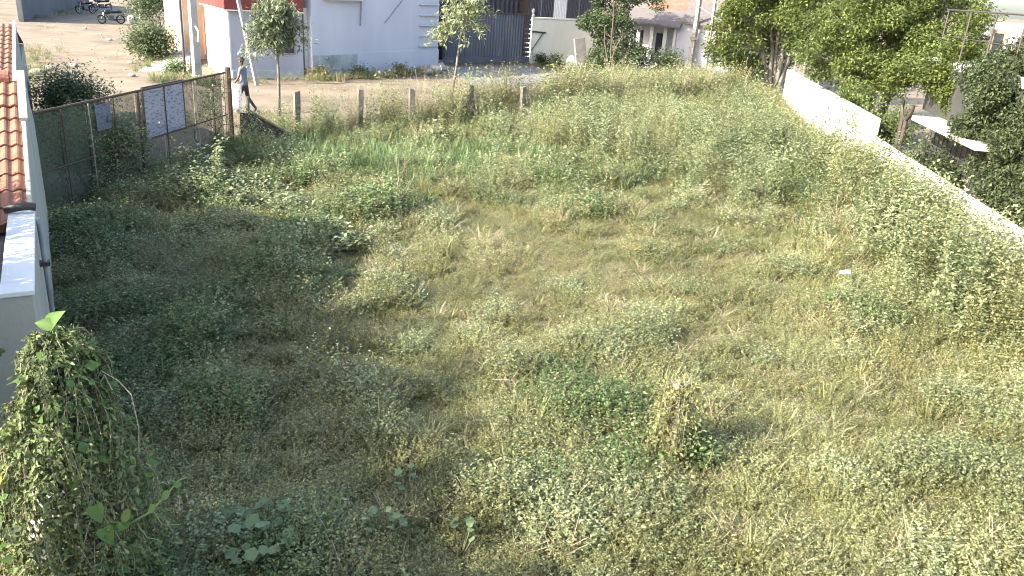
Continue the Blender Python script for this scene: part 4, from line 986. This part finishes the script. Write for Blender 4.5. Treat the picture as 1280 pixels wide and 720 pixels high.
q = on_z(205, 97); tree('grass_clump_bush', 'low grassy bush at the foot of the concrete ramp', (q.x + 0.2, q.y + 0.6, 0), 46, .6, 0.02, None, 0.10, 1800, L_grass, bark, spread=0.22, depth=1, stems=5, split=3, length=.3, cat='bush', low_tips=[(.7, .3, .15), (-.7, -.2, .12), (1.1, .4, .2)])
for i, (px, py, lab) in enumerate(((400, 99, 'creeping weed heap at the left foot of the white house'), (450, 97, 'creeping weed heap below the middle of the white house'), (500, 94, 'creeping weed heap below the grooved corner of the white house'))):
    q = on_z(px, py); tree('wall_foot_weeds', lab, (q.x, q.y, 0), 50 + i, .35, 0.015, None, 0.10, 1500, L_neem if i % 2 else L_olive, bark, spread=0.20, depth=1, stems=4, split=2, length=.22, cat='plant', low_tips=[(.6, .5, .1), (-.6, -.5, .1), (1.0, .9, .1), (-1.0, -.9, .12)])
for i, (px, py, lab) in enumerate(((676, 80, 'small dark hedge tuft left of the two at the cream wall'), (692, 81, 'small dark hedge tuft nearest the painted stone'))):
    q = on_z(px, py); tree('hedge_tuft', lab, (q.x, q.y - .2, 0), 60 + i, .6, 0.02, None, 0.12, 900, L_treedark, bark, spread=0.2, depth=1, stems=3, split=2, length=.3, cat='plant')

# two saplings by the fence
def sapling(label, base, seed, top, r, fans, ll, leaf, n, spread, frond):
    rng = np.random.default_rng(seed); t = thing('sapling', label, 'tree', base)
    top = Vector(top); m = MB(); pts = [Vector((0, 0, -0.05)), top * 0.35 + Vector((0.03, 0, 0)), top * 0.7, top]
    m.tube(pts, [r, r * .9, r * .75, r * .5], 7); quads = []
    for k in range(fans):
        a = rng.uniform(0, 6.283); e = rng.uniform(-.2, 1.0); z0 = rng.uniform(.68, 1.0); p = top * z0
        dirv = Vector((math.cos(a) * math.cos(e), math.sin(a) * math.cos(e), math.sin(e)))
        L = frond * rng.uniform(.6, 1.1); bp = [p + dirv * L * s - Vector((0, 0, 1)) * (0.55 * L * s * s) for s in (0, .35, .7, 1)]
        m.tube(bp, [r * .35, r * .25, r * .18, r * .08], 4, caps=False)
        kk = int(n / fans); s = rng.uniform(.25, 1.0, kk)
        c = np.array([[p[i] + dirv[i] * L * q_ - (0.55 * L * q_ * q_ if i == 2 else 0) for i in range(3)] for q_ in s]) + rng.normal(0, spread, (kk, 3))
        sd = rdir(kk, rng); sd = sd * 0.8 + np.array(tuple(dirv)) * 0.4; sd[:, 2] -= 0.45
        nv = rdir(kk, rng) * .5; nv[:, 2] += 1; Ls = ll * rng.uniform(.6, 1.25, kk)
        quads.append(leaf_arrays(c, sd, nv, Ls, Ls * 0.36))
    m.build('trunk', palebark, t, smooth=True); leaf_object('crown', np.concatenate(quads), leaf, t)
    return t
q = on_z(349, 152); sapling('straight sapling with grey-green crown behind the first fence post', (q.x, q.y, 0), 3, (0.02, 0.02, 3.4), 0.05, 64, 0.18, L_sap, 4600, 0.10, 0.98)
q = on_z(562, 134); sapling('slender leaning sapling with pale feathery crown before the corrugated gate', (q.x, q.y, 0), 4, (0.46, 0.1, 4.15), 0.05, 32, 0.20, L_pale, 2100, 0.085, 1.25)

# pale broad-leaved bushes in the plot
def bush(label, x, y, seed, h, w, ll, n, leaf, name='weed_bush', asp=0.6, group=None):
    rng = np.random.default_rng(seed); t = thing(name, label, 'bush', (x, y, gz(x, y) + 0.05), group=group); m = MB(); quads = []
    ns = int(14 + w * 10)
    for k in range(ns):
        a = rng.uniform(0, 6.283); R = w * math.sqrt(rng.uniform()); hh = h * rng.uniform(.45, 1.0) * (1 - 0.45 * (R / w) ** 2)
        p0 = Vector((R * .5 * math.cos(a), R * .5 * math.sin(a), 0)); p1 = Vector((R * math.cos(a), R * math.sin(a), hh))
        mid = p0.lerp(p1, .5) + Vector((rng.normal(0, .05), rng.normal(0, .05), .08)); m.tube([p0, mid, p1], [.009, .007, .003], 4, caps=False)
        kk = int(n / ns); s = rng.uniform(.15, 1.05, kk) ** .8
        c = np.array(tuple(p0)) + (np.array(tuple(p1)) - np.array(tuple(p0))) * s[:, None] + rng.normal(0, .055, (kk, 3))
        aa = rng.uniform(0, 6.283, kk); d = np.stack([np.cos(aa), np.sin(aa), rng.normal(-.05, .35, kk)], 1)
        nv = rng.normal(0, .35, (kk, 3)); nv[:, 2] += 1; Ls = ll * rng.uniform(.6, 1.3, kk)
        quads.append(leaf_arrays(c, d, nv, Ls, Ls * asp))
    m.build('stems', L_stem, t); q = np.concatenate(quads); q[:, :, 2] = np.maximum(q[:, :, 2], 0.01)
    leaf_object('foliage', q, leaf, t); return t
gB = 'pale broad-leaved bushes near the gate'
for i, (px, py, h, w, ll, n, lf, lab) in enumerate((
    (262, 252, 1.45, .8, .085, 2000, L_pale, 'tall pale bush standing before the right half of the net gate'),
    (312, 268, .85, .75, .08, 1500, L_pale, 'pale bush just right of the tall one by the net gate'),
    (362, 282, .75, .8, .075, 1700, L_pale, 'wide low pale bush in the middle of the pale bush belt'),
    (408, 322, .75, .75, .085, 1700, L_pale, 'nearest pale bush, at the lower end of the pale bush belt'),
    (462, 282, .8, .7, .085, 1400, L_pale, 'darker-based pale bush at the right end of the pale bush belt'),
    (380, 238, .8, .7, .08, 1200, L_grass, 'bright green bush behind the pale bush belt'),
    (420, 228, .75, .6, .08, 1000, L_pale, 'small pale bush at the edge of the green grass patch'),
    (270, 310, .55, .7, .07, 1300, L_neem, 'dull green bush in half shade below the tall pale bush'),
    (548, 188, .9, .5, .10, 700, L_pale, 'silvery bush at the foot of the sapling by the fence'),
    (618, 182, 1.0, .6, .11, 900, L_pale, 'silvery bush left of the tilted stick'),
    (735, 190, 1.0, .7, .12, 1000, L_pale, 'large-leaved pale bush right of the tilted stick'),
    (800, 192, .9, .6, .11, 900, L_pale, 'pale bush under the hidden slim fence post'),
    (700, 222, .8, .8, .10, 1300, L_pale, 'pale mound bush in front of the tilted stick bush'),
    (1130, 262, .8, .7, .075, 1500, L_green, 'deep green bush below the porch, against the low wall'),
    (1215, 322, .8, .8, .07, 1700, L_green, 'dark green bush nearest the camera against the low wall'),
    (1040, 222, .7, .7, .08, 1200, L_sage, 'sage bush halfway along the high white wall'),
    (560, 166, 1.4, .7, .10, 1200, L_sage, 'sage bush between the leaning sapling and the pale fence post'),
    (612, 158, 1.65, .8, .10, 1500, L_sage, 'tall sage bush between the lit post and the short post'),
    (685, 160, 1.8, 1.0, .10, 1900, L_pale, 'tall pale bush just right of the short fence post'),
    (745, 150, 1.8, 1.0, .11, 1900, L_sage, 'tall sage bush left of the hidden slim fence post'),
    (830, 154, 1.7, 1.0, .11, 2000, L_pale, 'tall pale bush right of the hidden slim fence post'),
    (905, 147, 1.6, 1.0, .11, 2000, L_sage, 'wide sage bush in the back corner before the pale-stemmed tree'))):
    q = on_z(px, py); bush(lab, q.x, q.y, 70 + i, h, w, ll, n, lf, group=gB if i < 5 else None)

# dead creeper-draped stump with deep green growth beside it
q = on_z(832, 596)
st = thing('draped_stump', 'dead stump draped in dry creeper, standing among the sunlit weeds', 'stump', (q.x, q.y, gz(q.x, q.y) + .05))
m = MB(); m.tube([(0, 0, 0), (0.02, 0, .4), (-.03, .03, 1.0)], [.07, .06, .045], 8); m.build('trunk', wood, st)
rng = np.random.default_rng(8); m = MB()
for k in range(60):
    a = rng.uniform(0, 6.283); R = rng.uniform(.04, .17); z = rng.uniform(.6, 1.02)
    p0 = Vector((rng.normal(0, .05), rng.normal(0, .05), z)); p1 = Vector((R * math.cos(a), R * math.sin(a), z + rng.uniform(-.05, .12))); p2 = Vector((R * 1.15 * math.cos(a), R * 1.15 * math.sin(a), max(.05, z - rng.uniform(.2, .75))))
    m.tube([p0, p1, p2], [.006, .005, .002], 4, caps=False)
m.build('dry_creeper', surf('grey_creeper', (0.22, 0.215, 0.14), (0.12, 0.12, 0.07), 12, .9), st)
n = 3400; c = np.stack([rng.normal(0, .11, n), rng.normal(0, .11, n), rng.uniform(.1, 1.02, n)], 1); d = rdir(n, rng); d[:, 2] -= .5; Ls = .05 * rng.uniform(.5, 1.3, n)
leaf_object('foliage', leaf_arrays(c, d, rdir(n, rng) + np.array([0, 0, .8]), Ls, Ls * .4), L_olive, st)
bush('deep green clump growing at the right side of the dead stump', q.x + 0.22, q.y - 0.02, 91, .78, .27, .05, 1500, L_green)
# bleached stalks and pale grass in front of it
def stalks(label, px, py, seed, n, L, mat, name='dry_stalks'):
    q = on_z(px, py); rng = np.random.default_rng(seed); t = thing(name, label, 'stalks', (q.x, q.y, gz(q.x, q.y) + .08)); 
    for k in range(n):
        a = rng.uniform(0, 6.283); l_ = L * rng.uniform(.5, 1.1); p1 = Vector((.4 * l_ * math.cos(a), .4 * l_ * math.sin(a), .45 * l_)); p2 = Vector((.95 * l_ * math.cos(a + .3), .95 * l_ * math.sin(a + .3), .35 * l_ * rng.uniform(.3, 1.4)))
        MB().tube([(0, 0, 0), p1, p2], [.006, .005, .002], 5).build('stalk', mat, t)
stalks('bleached curved stalks lying in front of the dead stump', 838, 668, 4, 9, .55, L_drystem)
stalks('pale arching grass stalks left of the sunlit centre', 655, 505, 5, 14, .38, surf('bleached_stem', (0.42, 0.42, 0.36), (0.3, 0.3, 0.24), 12, .9))
stalks('few straw stalks near the lower right corner', 1210, 660, 6, 7, .35, L_drystem)
stalks('straw stalks in shade left of the centre', 375, 395, 7, 8, .45, L_drystem)
for i, (px, py) in enumerate(((850, 515), (640, 560))):
    pass

# gourd plants with broad leaves
def disc_leaf(m, c, r, nv, rot, lobes=5, cup=.18):
    nv = Vector(nv).normalized(); a = nv.orthogonal().normalized(); b = nv.cross(a); vs = [Vector(c)]; n = 15
    for k in range(n):
        t = 2 * math.pi * k / n; rr = r * (0.86 + 0.14 * math.cos(lobes * t)) * (0.72 if k == 0 else 1.0)
        vs.append(Vector(c) + (a * math.cos(t + rot) + b * math.sin(t + rot)) * rr + nv * (cup * r * (0.6 + 0.4 * math.sin(3 * t))))
    m.add(vs, [(0, 1 + k, 1 + (k + 1) % n) for k in range(n)])
def gourd(label, px, py, seed, n, R, r):
    q = on_z(px, py, .15); rng = np.random.default_rng(seed); t = thing('gourd_plant', label, 'plant', (q.x, q.y, gz(q.x, q.y) + .08), group='broad-leaved gourd plants')
    sm = MB()
    for k in range(n):
        a = rng.uniform(0, 6.283); rr = R * math.sqrt(rng.uniform()); c = Vector((rr * math.cos(a), rr * math.sin(a), .30 + .14 * rng.uniform() - .12 * rr / R))
        sm.tube([(c.x * .3, c.y * .3, 0), (c.x * .8, c.y * .8, c.z * .7), tuple(c)], [.006, .005, .004], 4, caps=False)
        lm = MB(); disc_leaf(lm, c, r * rng.uniform(.6, 1.15), (rng.normal(0, .35), rng.normal(-.15, .35), 1), rng.uniform(0, 6.28)); lm.build('leaf', L_pump, t, smooth=True)
    sm.build('stems', L_stem, t)
gourd('largest gourd plant, in deep shade at the bottom left', 325, 692, 1, 34, .36, .068)
gourd('gourd plant at the bottom, second largest, right of the big one', 482, 680, 2, 12, .17, .048)
gourd('small gourd plant above the second largest one', 505, 618, 3, 8, .12, .042)
gourd('smallest gourd plant, at the bottom right of the group', 572, 690, 4, 7, .15, .04)

# litter
q = on_z(1049, 342, .5); o = MB().add([(0, 0, 0), (.16, -.05, .03), (.19, .04, .05), (.03, .07, .02), (0, 0, .012), (.16, -.05, .042), (.19, .04, .062), (.03, .07, .032)], [(3, 2, 1, 0), (4, 5, 6, 7), (0, 1, 5, 4), (1, 2, 6, 5), (2, 3, 7, 6), (3, 0, 4, 7)]).build('paper_scrap', paper); o.location = q
put(o, 'white scrap caught on top of the weeds near the high wall', 'litter')

# ------------------------------------------------------------------ creeper-covered stump at the bottom left
vb = Vector((-2.98, 4.74, 0))
vt = thing('vine_thicket', 'tall vine-smothered column in sun at the bottom left corner', 'vine', vb)
rng = np.random.default_rng(12)
MB().tube([(0.03, 0.05, 0), (0, 0.05, 1.1), (-.02, .05, 1.95)], [.07, .06, .04], 9).build('post', bark, vt)
def vine_r(z): return 0.50 * (1 - 0.80 * min(1, z / 2.3) ** 1.7)
QV = []; m = MB(); broad = []
for k in range(640):
    a0 = rng.uniform(0, 6.283); z0 = 0.25 + 2.0 * rng.uniform() ** .8; l0 = 1 + .55 * noise.noise(Vector((math.cos(a0) * 1.3, math.sin(a0) * 1.3, z0 * 1.6)))
    r0 = vine_r(z0) * l0 * rng.uniform(.55, 1.05); ln_ = rng.uniform(.25, .75); outw = rng.uniform(.02, .16); pts = []
    for q_ in range(6):
        f_ = q_ / 5; zz = z0 + .07 * math.sin(f_ * 3.1) - ln_ * f_ ** 1.5; aa = a0 + .35 * f_ * math.sin(k * 2.1); rr = r0 + outw * math.sin(f_ * 2.2)
        pts.append(Vector((rr * 1.05 * math.cos(aa), rr * .9 * math.sin(aa), max(.03, zz))))
    m.tube(pts, [.004, .0035, .003, .0025, .002, .001], 3, caps=False)
    nl = 54; f_ = rng.uniform(0, 1, nl) * 4.999; i0 = f_.astype(int); P_ = np.array([tuple(p) for p in pts]); c = P_[i0] + (P_[i0 + 1] - P_[i0]) * (f_ - i0)[:, None] + rng.normal(0, .014, (nl, 3))
    tang = nrm(P_[i0 + 1] - P_[i0]); sd = rdir(nl, rng); d = sd * .9 + tang * .5; d[:, 2] -= .25
    big_ = rng.uniform(.7, 1.5); Ls = .040 * big_ * rng.uniform(.5, 1.3, nl); o_ = np.array([math.cos(a0), math.sin(a0), .5])
    QV.append(leaf_arrays(c, d, o_ + rdir(nl, rng) * .5, Ls, Ls * .38))
leaf_object('foliage', np.concatenate(QV), L_ivy, vt)
m.build('hanging_stems', L_drystem, vt)
nb = 130; a = rng.uniform(0, 6.283, nb); z = rng.uniform(.3, 2.2, nb); R = np.array([vine_r(v) for v in z]) * rng.uniform(.95, 1.25, nb)
c = np.stack([R * np.cos(a) * 1.05, R * np.sin(a) * .9, z], 1); out = np.stack([np.cos(a), np.sin(a), np.zeros(nb)], 1); d = out * .6 + rdir(nb, rng) * .6; d[:, 2] -= .4; Ls = .075 * rng.uniform(.6, 1.4, nb)
leaf_object('broad_leaves', leaf_arrays(c, d, out + rdir(nb, rng) * .4 + np.array([0, 0, .5]), Ls, Ls * .75), L_big, vt)
m = MB()
m.tube([(.20, 0, 1.86), (.26, .02, 1.97), (.36, .03, 1.90), (.44, .03, 1.80), (.47, .02, 1.55), (.46, .0, 1.35)], .004, 5)
m.tube([(.20, 0, 1.80), (.29, 0, 1.95), (.33, 0, 1.84)], .004, 5)
m.build('bent_twig', L_drystem, vt)
m = MB(); m.tube([(.30, -.25, .95), (.45, -.22, .92), (.60, -.2, 1.02), (.72, -.18, 1.16), (.80, -.17, 1.27), (.86, -.16, 1.30)], [.011, .010, .009, .007, .005, .003], 6)
m.tube([(.62, -.2, 1.03), (.68, -.22, .93), (.8, -.2, .93)], .004, 4).tube([(.5, -.22, .94), (.58, -.25, .84), (.66, -.24, .82)], .004, 4)
tend = m.build('tendril', surf('fresh_stem', (.20, .26, .10), (.15, .2, .07), 9, .6), vt, smooth=True)
for (cx, cy, cz, r, nv) in ((.72, -.2, 1.17, .035, (0, -.6, .8)), (.80, -.18, 1.25, .03, (.4, -.6, .6)), (.62, -.21, 1.06, .035, (-.2, -.7, .7)), (.44, -.24, .95, .05, (0, -.7, .7)), (.38, -.26, .90, .05, (.3, -.6, .8)), (.46, -.26, 1.02, .05, (-.3, -.7, .6))):
    lm = MB(); disc_leaf(lm, (cx, cy, cz), r, nv, .5, 2); lm.build('leaflet', L_big, tend, smooth=True)
def heart_leaf(c, dirv, nv, L, W, mat, fold=.35):
    dirv = Vector(dirv).normalized(); nv = Vector(nv).normalized(); s = dirv.cross(nv).normalized(); nv = s.cross(dirv)
    prof = ((-.10, .30), (.08, .50), (.35, .46), (.65, .28), (.88, .10), (1.0, 0.0)); c = Vector(c)
    rib = [c + dirv * (L * t) - nv * (.12 * L * t * t) for t, w in prof]
    rib[0] = c.copy()
    vs = rib + [c + dirv * (L * t) + s * (W * w) + nv * (fold * W * w) - nv * (.12 * L * t * t) for t, w in prof] + [c + dirv * (L * t) - s * (W * w) + nv * (fold * W * w) - nv * (.12 * L * t * t) for t, w in prof]
    fs = []
    for i in range(5): fs += [(i, i + 1, 7 + i, 6 + i), (i + 1, i, 12 + i, 13 + i)]
    lm = MB().add(vs, fs); return lm.build('leaf', mat, vt, smooth=True)
heart_leaf((.03, -.06, 2.32), (.55, -.1, .75), (-.5, -.7, .35), .15, .13, L_big, .6)
heart_leaf((.03, -.06, 2.32), (-.85, -.1, .15), (.1, -.75, .6), .12, .09, L_big, .6)
MB().tube([(.03, -.04, 2.32), (.03, -.03, 2.15), (.0, 0, 2.0)], .006, 5).build('leaf_stalk', MATS['fresh_stem'], vt)
heart_leaf((-.42, -.2, 1.75), (-.75, -.2, -.5), (-.2, -.8, .5), .16, .13, L_big)
heart_leaf((-.38, .0, 2.06), (-.5, -.2, .5), (.2, -.8, .3), .08, .07, L_treedark)
o = heart_leaf((-.33, -.36, 1.36), (-.2, -.4, -.75), (.2, -.85, .35), .17, .14, L_lemon); put(o, 'bright yellow leaf')
for (cx, cz, dx) in ((-.50, 1.30, -.3), (-.47, 1.18, -.5), (-.40, 1.02, .3), (-.55, 1.02, -.2), (-.30, .92, .4), (-.52, .85, .2), (.30, 1.15, .4), (.35, .98, .5), (.28, .70, .4), (.05, .62, .2)):
    heart_leaf((cx, -.30 - abs(dx) * .1, cz), (dx, -.35, -.75), (dx * .5, -.8, .5), .13, .11, L_big if cz > .95 else L_neem)
m = MB()
for k in range(70):
    zz = rng.uniform(.7, 1.28); x = -.02 + .06 * math.sin(zz * 5) + rng.normal(0, .03); y = -.9 * vine_r(zz) * (1.0 + .05 * rng.normal()) - .02
    L = rng.uniform(.014, .034); aa = rng.uniform(-.9, .9); x += rng.normal(0, .03)
    m.add([(x, y, zz), (x + L * math.cos(aa) * .9, y - .012, zz - L * .6), (x + L * .5, y - .01, zz - L * 1.2), (x - L * .3, y - .004, zz - L * .7)], [(0, 1, 2, 3)])
m.build('leaf_glints', surf('leaf_glint', (.62, .61, .56), (.45, .44, .38), 9, .8), vt)  # pale slivers painted as light reflected off the vine leaves

# ------------------------------------------------------------------ motorcycles up the lane
def wheel_parts(parent, x, R=.30):
    w = bpy.data.objects.new('wheel', None)
    ax = Matrix.Rotation(math.pi / 2, 3, 'X')
    ty = MB().lathe([(R - .07, -.04), (R - .02, -.055), (R, -.02), (R, .02), (R - .02, .055), (R - .07, .04), (R - .07, -.04)], 20, ax, (x, 0, R)).build('wheel', rubber, parent, smooth=True)
    MB().lathe([(R - .075, -.035), (R - .075, .035), (R - .10, .03), (R - .10, -.03), (R - .075, -.035)], 20, ax, (x, 0, R)).lathe([(0.001, -.06), (.05, -.06), (.05, .06), (.001, .06)], 10, ax, (x, 0, R)).build('rim', chrome, ty)
    m = MB()
    for k in range(6): a = k * math.pi / 3; m.tube([(x, 0, R), (x + (R - .09) * math.cos(a), 0, R + (R - .09) * math.sin(a))], .012, 4)
    m.build('spokes', chrome, ty)
def motorbike(label, loc, rz, paint):
    t = thing('motorcycle', label, 'motorcycle', loc, rz, 'motorcycles parked up the lane')
    wheel_parts(t, .63); wheel_parts(t, -.63)
    MB().tube([(.63, .07, .30), (.40, .07, .82)], .022, 6).tube([(.63, -.07, .30), (.40, -.07, .82)], .022, 6).build('fork', chrome, t)
    MB().tube([(.40, 0, .82), (-.1, 0, .72), (-.75, 0, .74)], .035, 6).tube([(.38, 0, .75), (.15, 0, .32), (-.2, 0, .30)], .03, 6).tube([(-.2, .05, .3), (-.63, .06, .3)], .025, 6).build('frame', bikeblack, t)
    MB().box(-.18, .20, -.13, .13, .27, .56).build('engine', surf('engine_grey', (.10, .10, .10), (.06, .06, .06), 8, .5), t, bevel=.04)
    v = []
    MB().lathe([(0.0, -.27), (.10, -.25), (.15, -.10), (.155, .08), (.11, .22), (0, .26)], 14, Matrix.Rotation(math.pi / 2, 3, 'Y'), (.18, 0, .80)).build('fuel_tank', paint, t, smooth=True)
    MB().box(-.72, .0, -.12, .12, .76, .84).box(-.80, -.45, -.11, .11, .842, .88).build('seat', seatmat, t, bevel=.035)
    MB().tube([(.36, .36, .98), (.40, .2, .97), (.40, 0, .90), (.40, -.2, .97), (.36, -.36, .98)], .016, 6).build('handlebar', chrome, t)
    MB().lathe([(0, .09), (.06, .08), (.085, 0), (.07, -.08), (0, -.1)], 12, Matrix.Rotation(math.pi / 2, 3, 'Y'), (.50, 0, .82)).build('headlight', glassdark, t, smooth=True)
    MB().tube([(.1, -.14, .30), (-.3, -.16, .25), (-.8, -.17, .33)], [.025, .04, .045], 8).build('exhaust', chrome, t)
    f = MB()
    for x, a0, a1 in ((.63, 20, 150), (-.63, 20, 170)):
        pts = [(x + .34 * math.cos(math.radians(a_)), 0, .30 + .34 * math.sin(math.radians(a_))) for a_ in range(a0, a1, 15)]
        for p_, q_ in zip(pts[:-1], pts[1:]): f.add([(p_[0], -.06, p_[2]), (p_[0], .06, p_[2]), (q_[0], .06, q_[2]), (q_[0], -.06, q_[2])], [(0, 1, 2, 3)])
    f.build('mudguard', paint, t)
    MB().box(-.88, -.83, -.06, .06, .62, .70).build('tail_light', bikered, t)
    t.rotation_euler = (math.radians(7), 0, rz)
    return t
q = on_z(140, 30); motorbike('black motorcycle nearest the white drum up the lane', (q.x, q.y, 0.0), math.radians(228), bikeblack)
q = on_z(108, 17); motorbike('motorcycle parked by the dark compound wall', (q.x, q.y, 0.0), math.radians(250), bikered)
q = on_z(128, 14); motorbike('motorcycle half hidden between the other two', (q.x, q.y, 0.0), math.radians(240), bikeblack)
q = on_z(166, 30)
dr = thing('drum', 'white drum lying on its side beside the motorcycle', 'drum', (q.x, q.y, 0.30), math.radians(35))
MB().lathe([(0.26, -.42), (.29, -.42), (.29, -.15), (.305, -.13), (.29, -.11), (.29, .15), (.305, .17), (.29, .19), (.29, .42), (0, .42)], 24, Matrix.Rotation(math.pi / 2, 3, 'X'), (0, 0, 0)).build('shell', drumwhite, dr, smooth=True)
MB().lathe([(0, -.30), (.255, -.30), (.255, -.42), (.26, -.42)], 24, Matrix.Rotation(math.pi / 2, 3, 'X').to_3x3(), (0, 0, 0)).build('inside', black, dr)

# stones on the road
rs = random.Random(5)
for i, (px, py, r, lab) in enumerate(((93, 83, .16, 'pale stone alone on the sandy lane'), (46, 92, .22, 'dark stone at the foot of the tiled house wall'), (62, 86, .16, 'grey stone second from the house in the shade edge'), (163, 79, .12, 'dark pebble just left of the ramp'),
                                     (106, 36, .12, 'pebble below the parked motorcycle'), (137, 50, .12, 'pebble in the rut of the lane'), (165, 95, .12, 'pebble at the lower corner of the ramp'))):
    q = on_z(px, py); o = blob('stone', r, (paleconc, concrete)[i % 2], i * 1.7, 2, .5, (1.2, .9, .6)); o.location = (q.x, q.y, r * .3); put(o, lab, 'stone', 'loose stones on the lane')

# ------------------------------------------------------------------ person walking behind the gate post with a white sack
def person():
    q = on_z(307, 141); t = thing('person', 'person in grey-blue shirt and dark trousers walking left with a white sack', 'person', (q.x, q.y, -0.01), math.radians(172))
    # local +x is the walking direction (towards the left of the photo); y is the person's left
    J = {'pelvis': (0, 0, .93, .125), 'waist': (0.01, 0, 1.08, .115), 'chest': (.03, 0, 1.28, .135), 'neckb': (.03, 0, 1.44, .075), 'neck': (.045, 0, 1.50, .05), 'head0': (.06, 0, 1.57, .075), 'head1': (.065, 0, 1.66, .085), 'head2': (.06, 0, 1.72, .055),
         'shL': (.03, .17, 1.41, .06), 'elL': (.06, .22, 1.15, .042), 'wrL': (.22, .20, .97, .03), 'haL': (.28, .19, .92, .036),
         'shR': (.03, -.17, 1.41, .06), 'elR': (.10, -.22, 1.15, .042), 'wrR': (.27, -.16, 1.02, .03), 'haR': (.34, -.14, .99, .036),
         'hipL': (0, .09, .88, .095), 'knL': (.17, .10, .50, .062), 'anL': (.16, .10, .09, .042), 'toL': (.33, .10, .04, .036),
         'hipR': (0, -.09, .88, .095), 'knR': (-.06, -.10, .49, .062), 'anR': (-.33, -.10, .15, .042), 'toR': (-.24, -.10, .035, .036)}
    names = list(J); E = [('pelvis', 'waist'), ('waist', 'chest'), ('chest', 'neckb'), ('neckb', 'neck'), ('neck', 'head0'), ('head0', 'head1'), ('head1', 'head2')]
    for s in 'LR': E += [('neckb', 'sh' + s), ('sh' + s, 'el' + s), ('el' + s, 'wr' + s), ('wr' + s, 'ha' + s), ('pelvis', 'hip' + s), ('hip' + s, 'kn' + s), ('kn' + s, 'an' + s), ('an' + s, 'to' + s)]
    verts = [J[n_][:3] for n_ in names]; rad = [J[n_][3] for n_ in names]; edges = [(names.index(a_), names.index(b_)) for a_, b_ in E]
    for s, sy in (('L', 1), ('R', -1)):      # five short fingers each
        hx, hy, hz, _ = J['ha' + s]
        for k in range(5):
            i0 = len(verts); off = (k - 2) * .016
            if k == 0: p1 = (hx + .02, hy - sy * .04, hz + .01); p2 = (hx + .05, hy - sy * .045, hz - .005)
            else: p1 = (hx + .045, hy + off, hz - .02); p2 = (hx + .06 - .004 * abs(k - 2), hy + off, hz - .06)
            verts += [p1, p2]; rad += [.010, .008]; edges += [(names.index('ha' + s), i0), (i0, i0 + 1)]
    me = bpy.data.meshes.new('skeleton'); me.from_pydata(verts, edges, []); me.update()
    ob = bpy.data.objects.new('skeleton', me); COL.objects.link(ob)
    md = ob.modifiers.new('skin', 'SKIN'); md.use_smooth_shade = True
    sv = me.skin_vertices[0].data
    for i, r in enumerate(rad): sv[i].radius = (r, r); sv[i].use_root = (i == 0)
    ob.modifiers.new('sub', 'SUBSURF').levels = 2
    dg = bpy.context.evaluated_depsgraph_get(); me2 = bpy.data.meshes.new_from_object(ob.evaluated_get(dg)); me2.name = 'body'
    bpy.data.objects.remove(ob)
    for mt in (skin, shirt, trousers, surf('sandal', (.45, .44, .42), (.3, .3, .28), 9, .7)): me2.materials.append(mt)
    for p_ in me2.polygons:
        c_ = p_.center; arm = abs(c_.y) > .145 and c_.z > .85
        if c_.z < .085: k = 3
        elif arm: k = 1 if c_.z > 1.22 else 0
        elif c_.z > 1.475: k = 0
        elif c_.z > .90: k = 1
        else: k = 2
        p_.material_index = k
    me2.shade_smooth()
    b_ = bpy.data.objects.new('body', me2); COL.objects.link(b_); b_.parent = t
    bm = bmesh.new(); bmesh.ops.create_icosphere(bm, subdivisions=3, radius=.108)
    for v in list(bm.verts):
        v.co = Vector((v.co.x * 1.02, v.co.y * .92, v.co.z * 1.05))
    bmesh.ops.delete(bm, geom=[v for v in bm.verts if v.co.z < -.02 - .5 * max(0, -v.co.x) * .6 + (0.075 if v.co.x > .055 else 0)], context='VERTS')
    me3 = bpy.data.meshes.new('hair'); bm.to_mesh(me3); bm.free(); me3.shade_smooth(); me3.materials.append(hairm)
    h_ = bpy.data.objects.new('hair', me3); COL.objects.link(h_); h_.parent = t; h_.location = (.058, 0, 1.665)
    f = MB()
    f.lathe([(0, 0), (.016, .012), (.012, .03), (0, .045)], 8, Matrix.Rotation(math.radians(12), 3, 'Y'), (.150, 0, 1.615)); f.build('nose', skin, t, smooth=True)
    MB().box(.148, .156, -.04, -.018, 1.655, 1.665).box(.148, .156, .018, .04, 1.655, 1.665).build('eyes', black, t)
    MB().box(.140, .150, -.022, .022, 1.583, 1.590).build('mouth', surf('lips', (.10, .04, .035), (.08, .03, .03), 8, .5), t)
    for sy in (-1, 1): MB().lathe([(0, -.03), (.018, -.02), (.022, .0), (.016, .025), (0, .032)], 8, None, (.055, sy * .088, 1.635)).build('ear', skin, t, smooth=True)
    # sack
    sk = thing('sack', 'white printed sack carried at the hip of the walking person', 'sack', (q.x, q.y, -0.01), math.radians(172))
    bm = bmesh.new(); bmesh.ops.create_cube(bm, size=1.0); bmesh.ops.subdivide_edges(bm, edges=bm.edges[:], cuts=5, use_grid_fill=True)
    for v in bm.verts:
        x, y, z = v.co; f_ = (1 - (2 * abs(z)) ** 4 * .25) * (1 - .15 * (2 * abs(x)) ** 3)
        v.co = Vector((.20 + x * .44 + .01 * math.sin(z * 17), .32 + y * .20 * f_, .55 + z * .80 + .015 * math.sin(x * 21)))
    me4 = bpy.data.meshes.new('bag'); bm.to_mesh(me4); bm.free(); me4.shade_smooth(); me4.materials.append(sackmat)
    o_ = bpy.data.objects.new('bag', me4); COL.objects.link(o_); o_.parent = sk
    MB().tube([(.24, .28, .94), (.27, .25, 1.0), (.30, .22, .95)], .012, 6).build('neck_tie', sackmat, sk)
person()
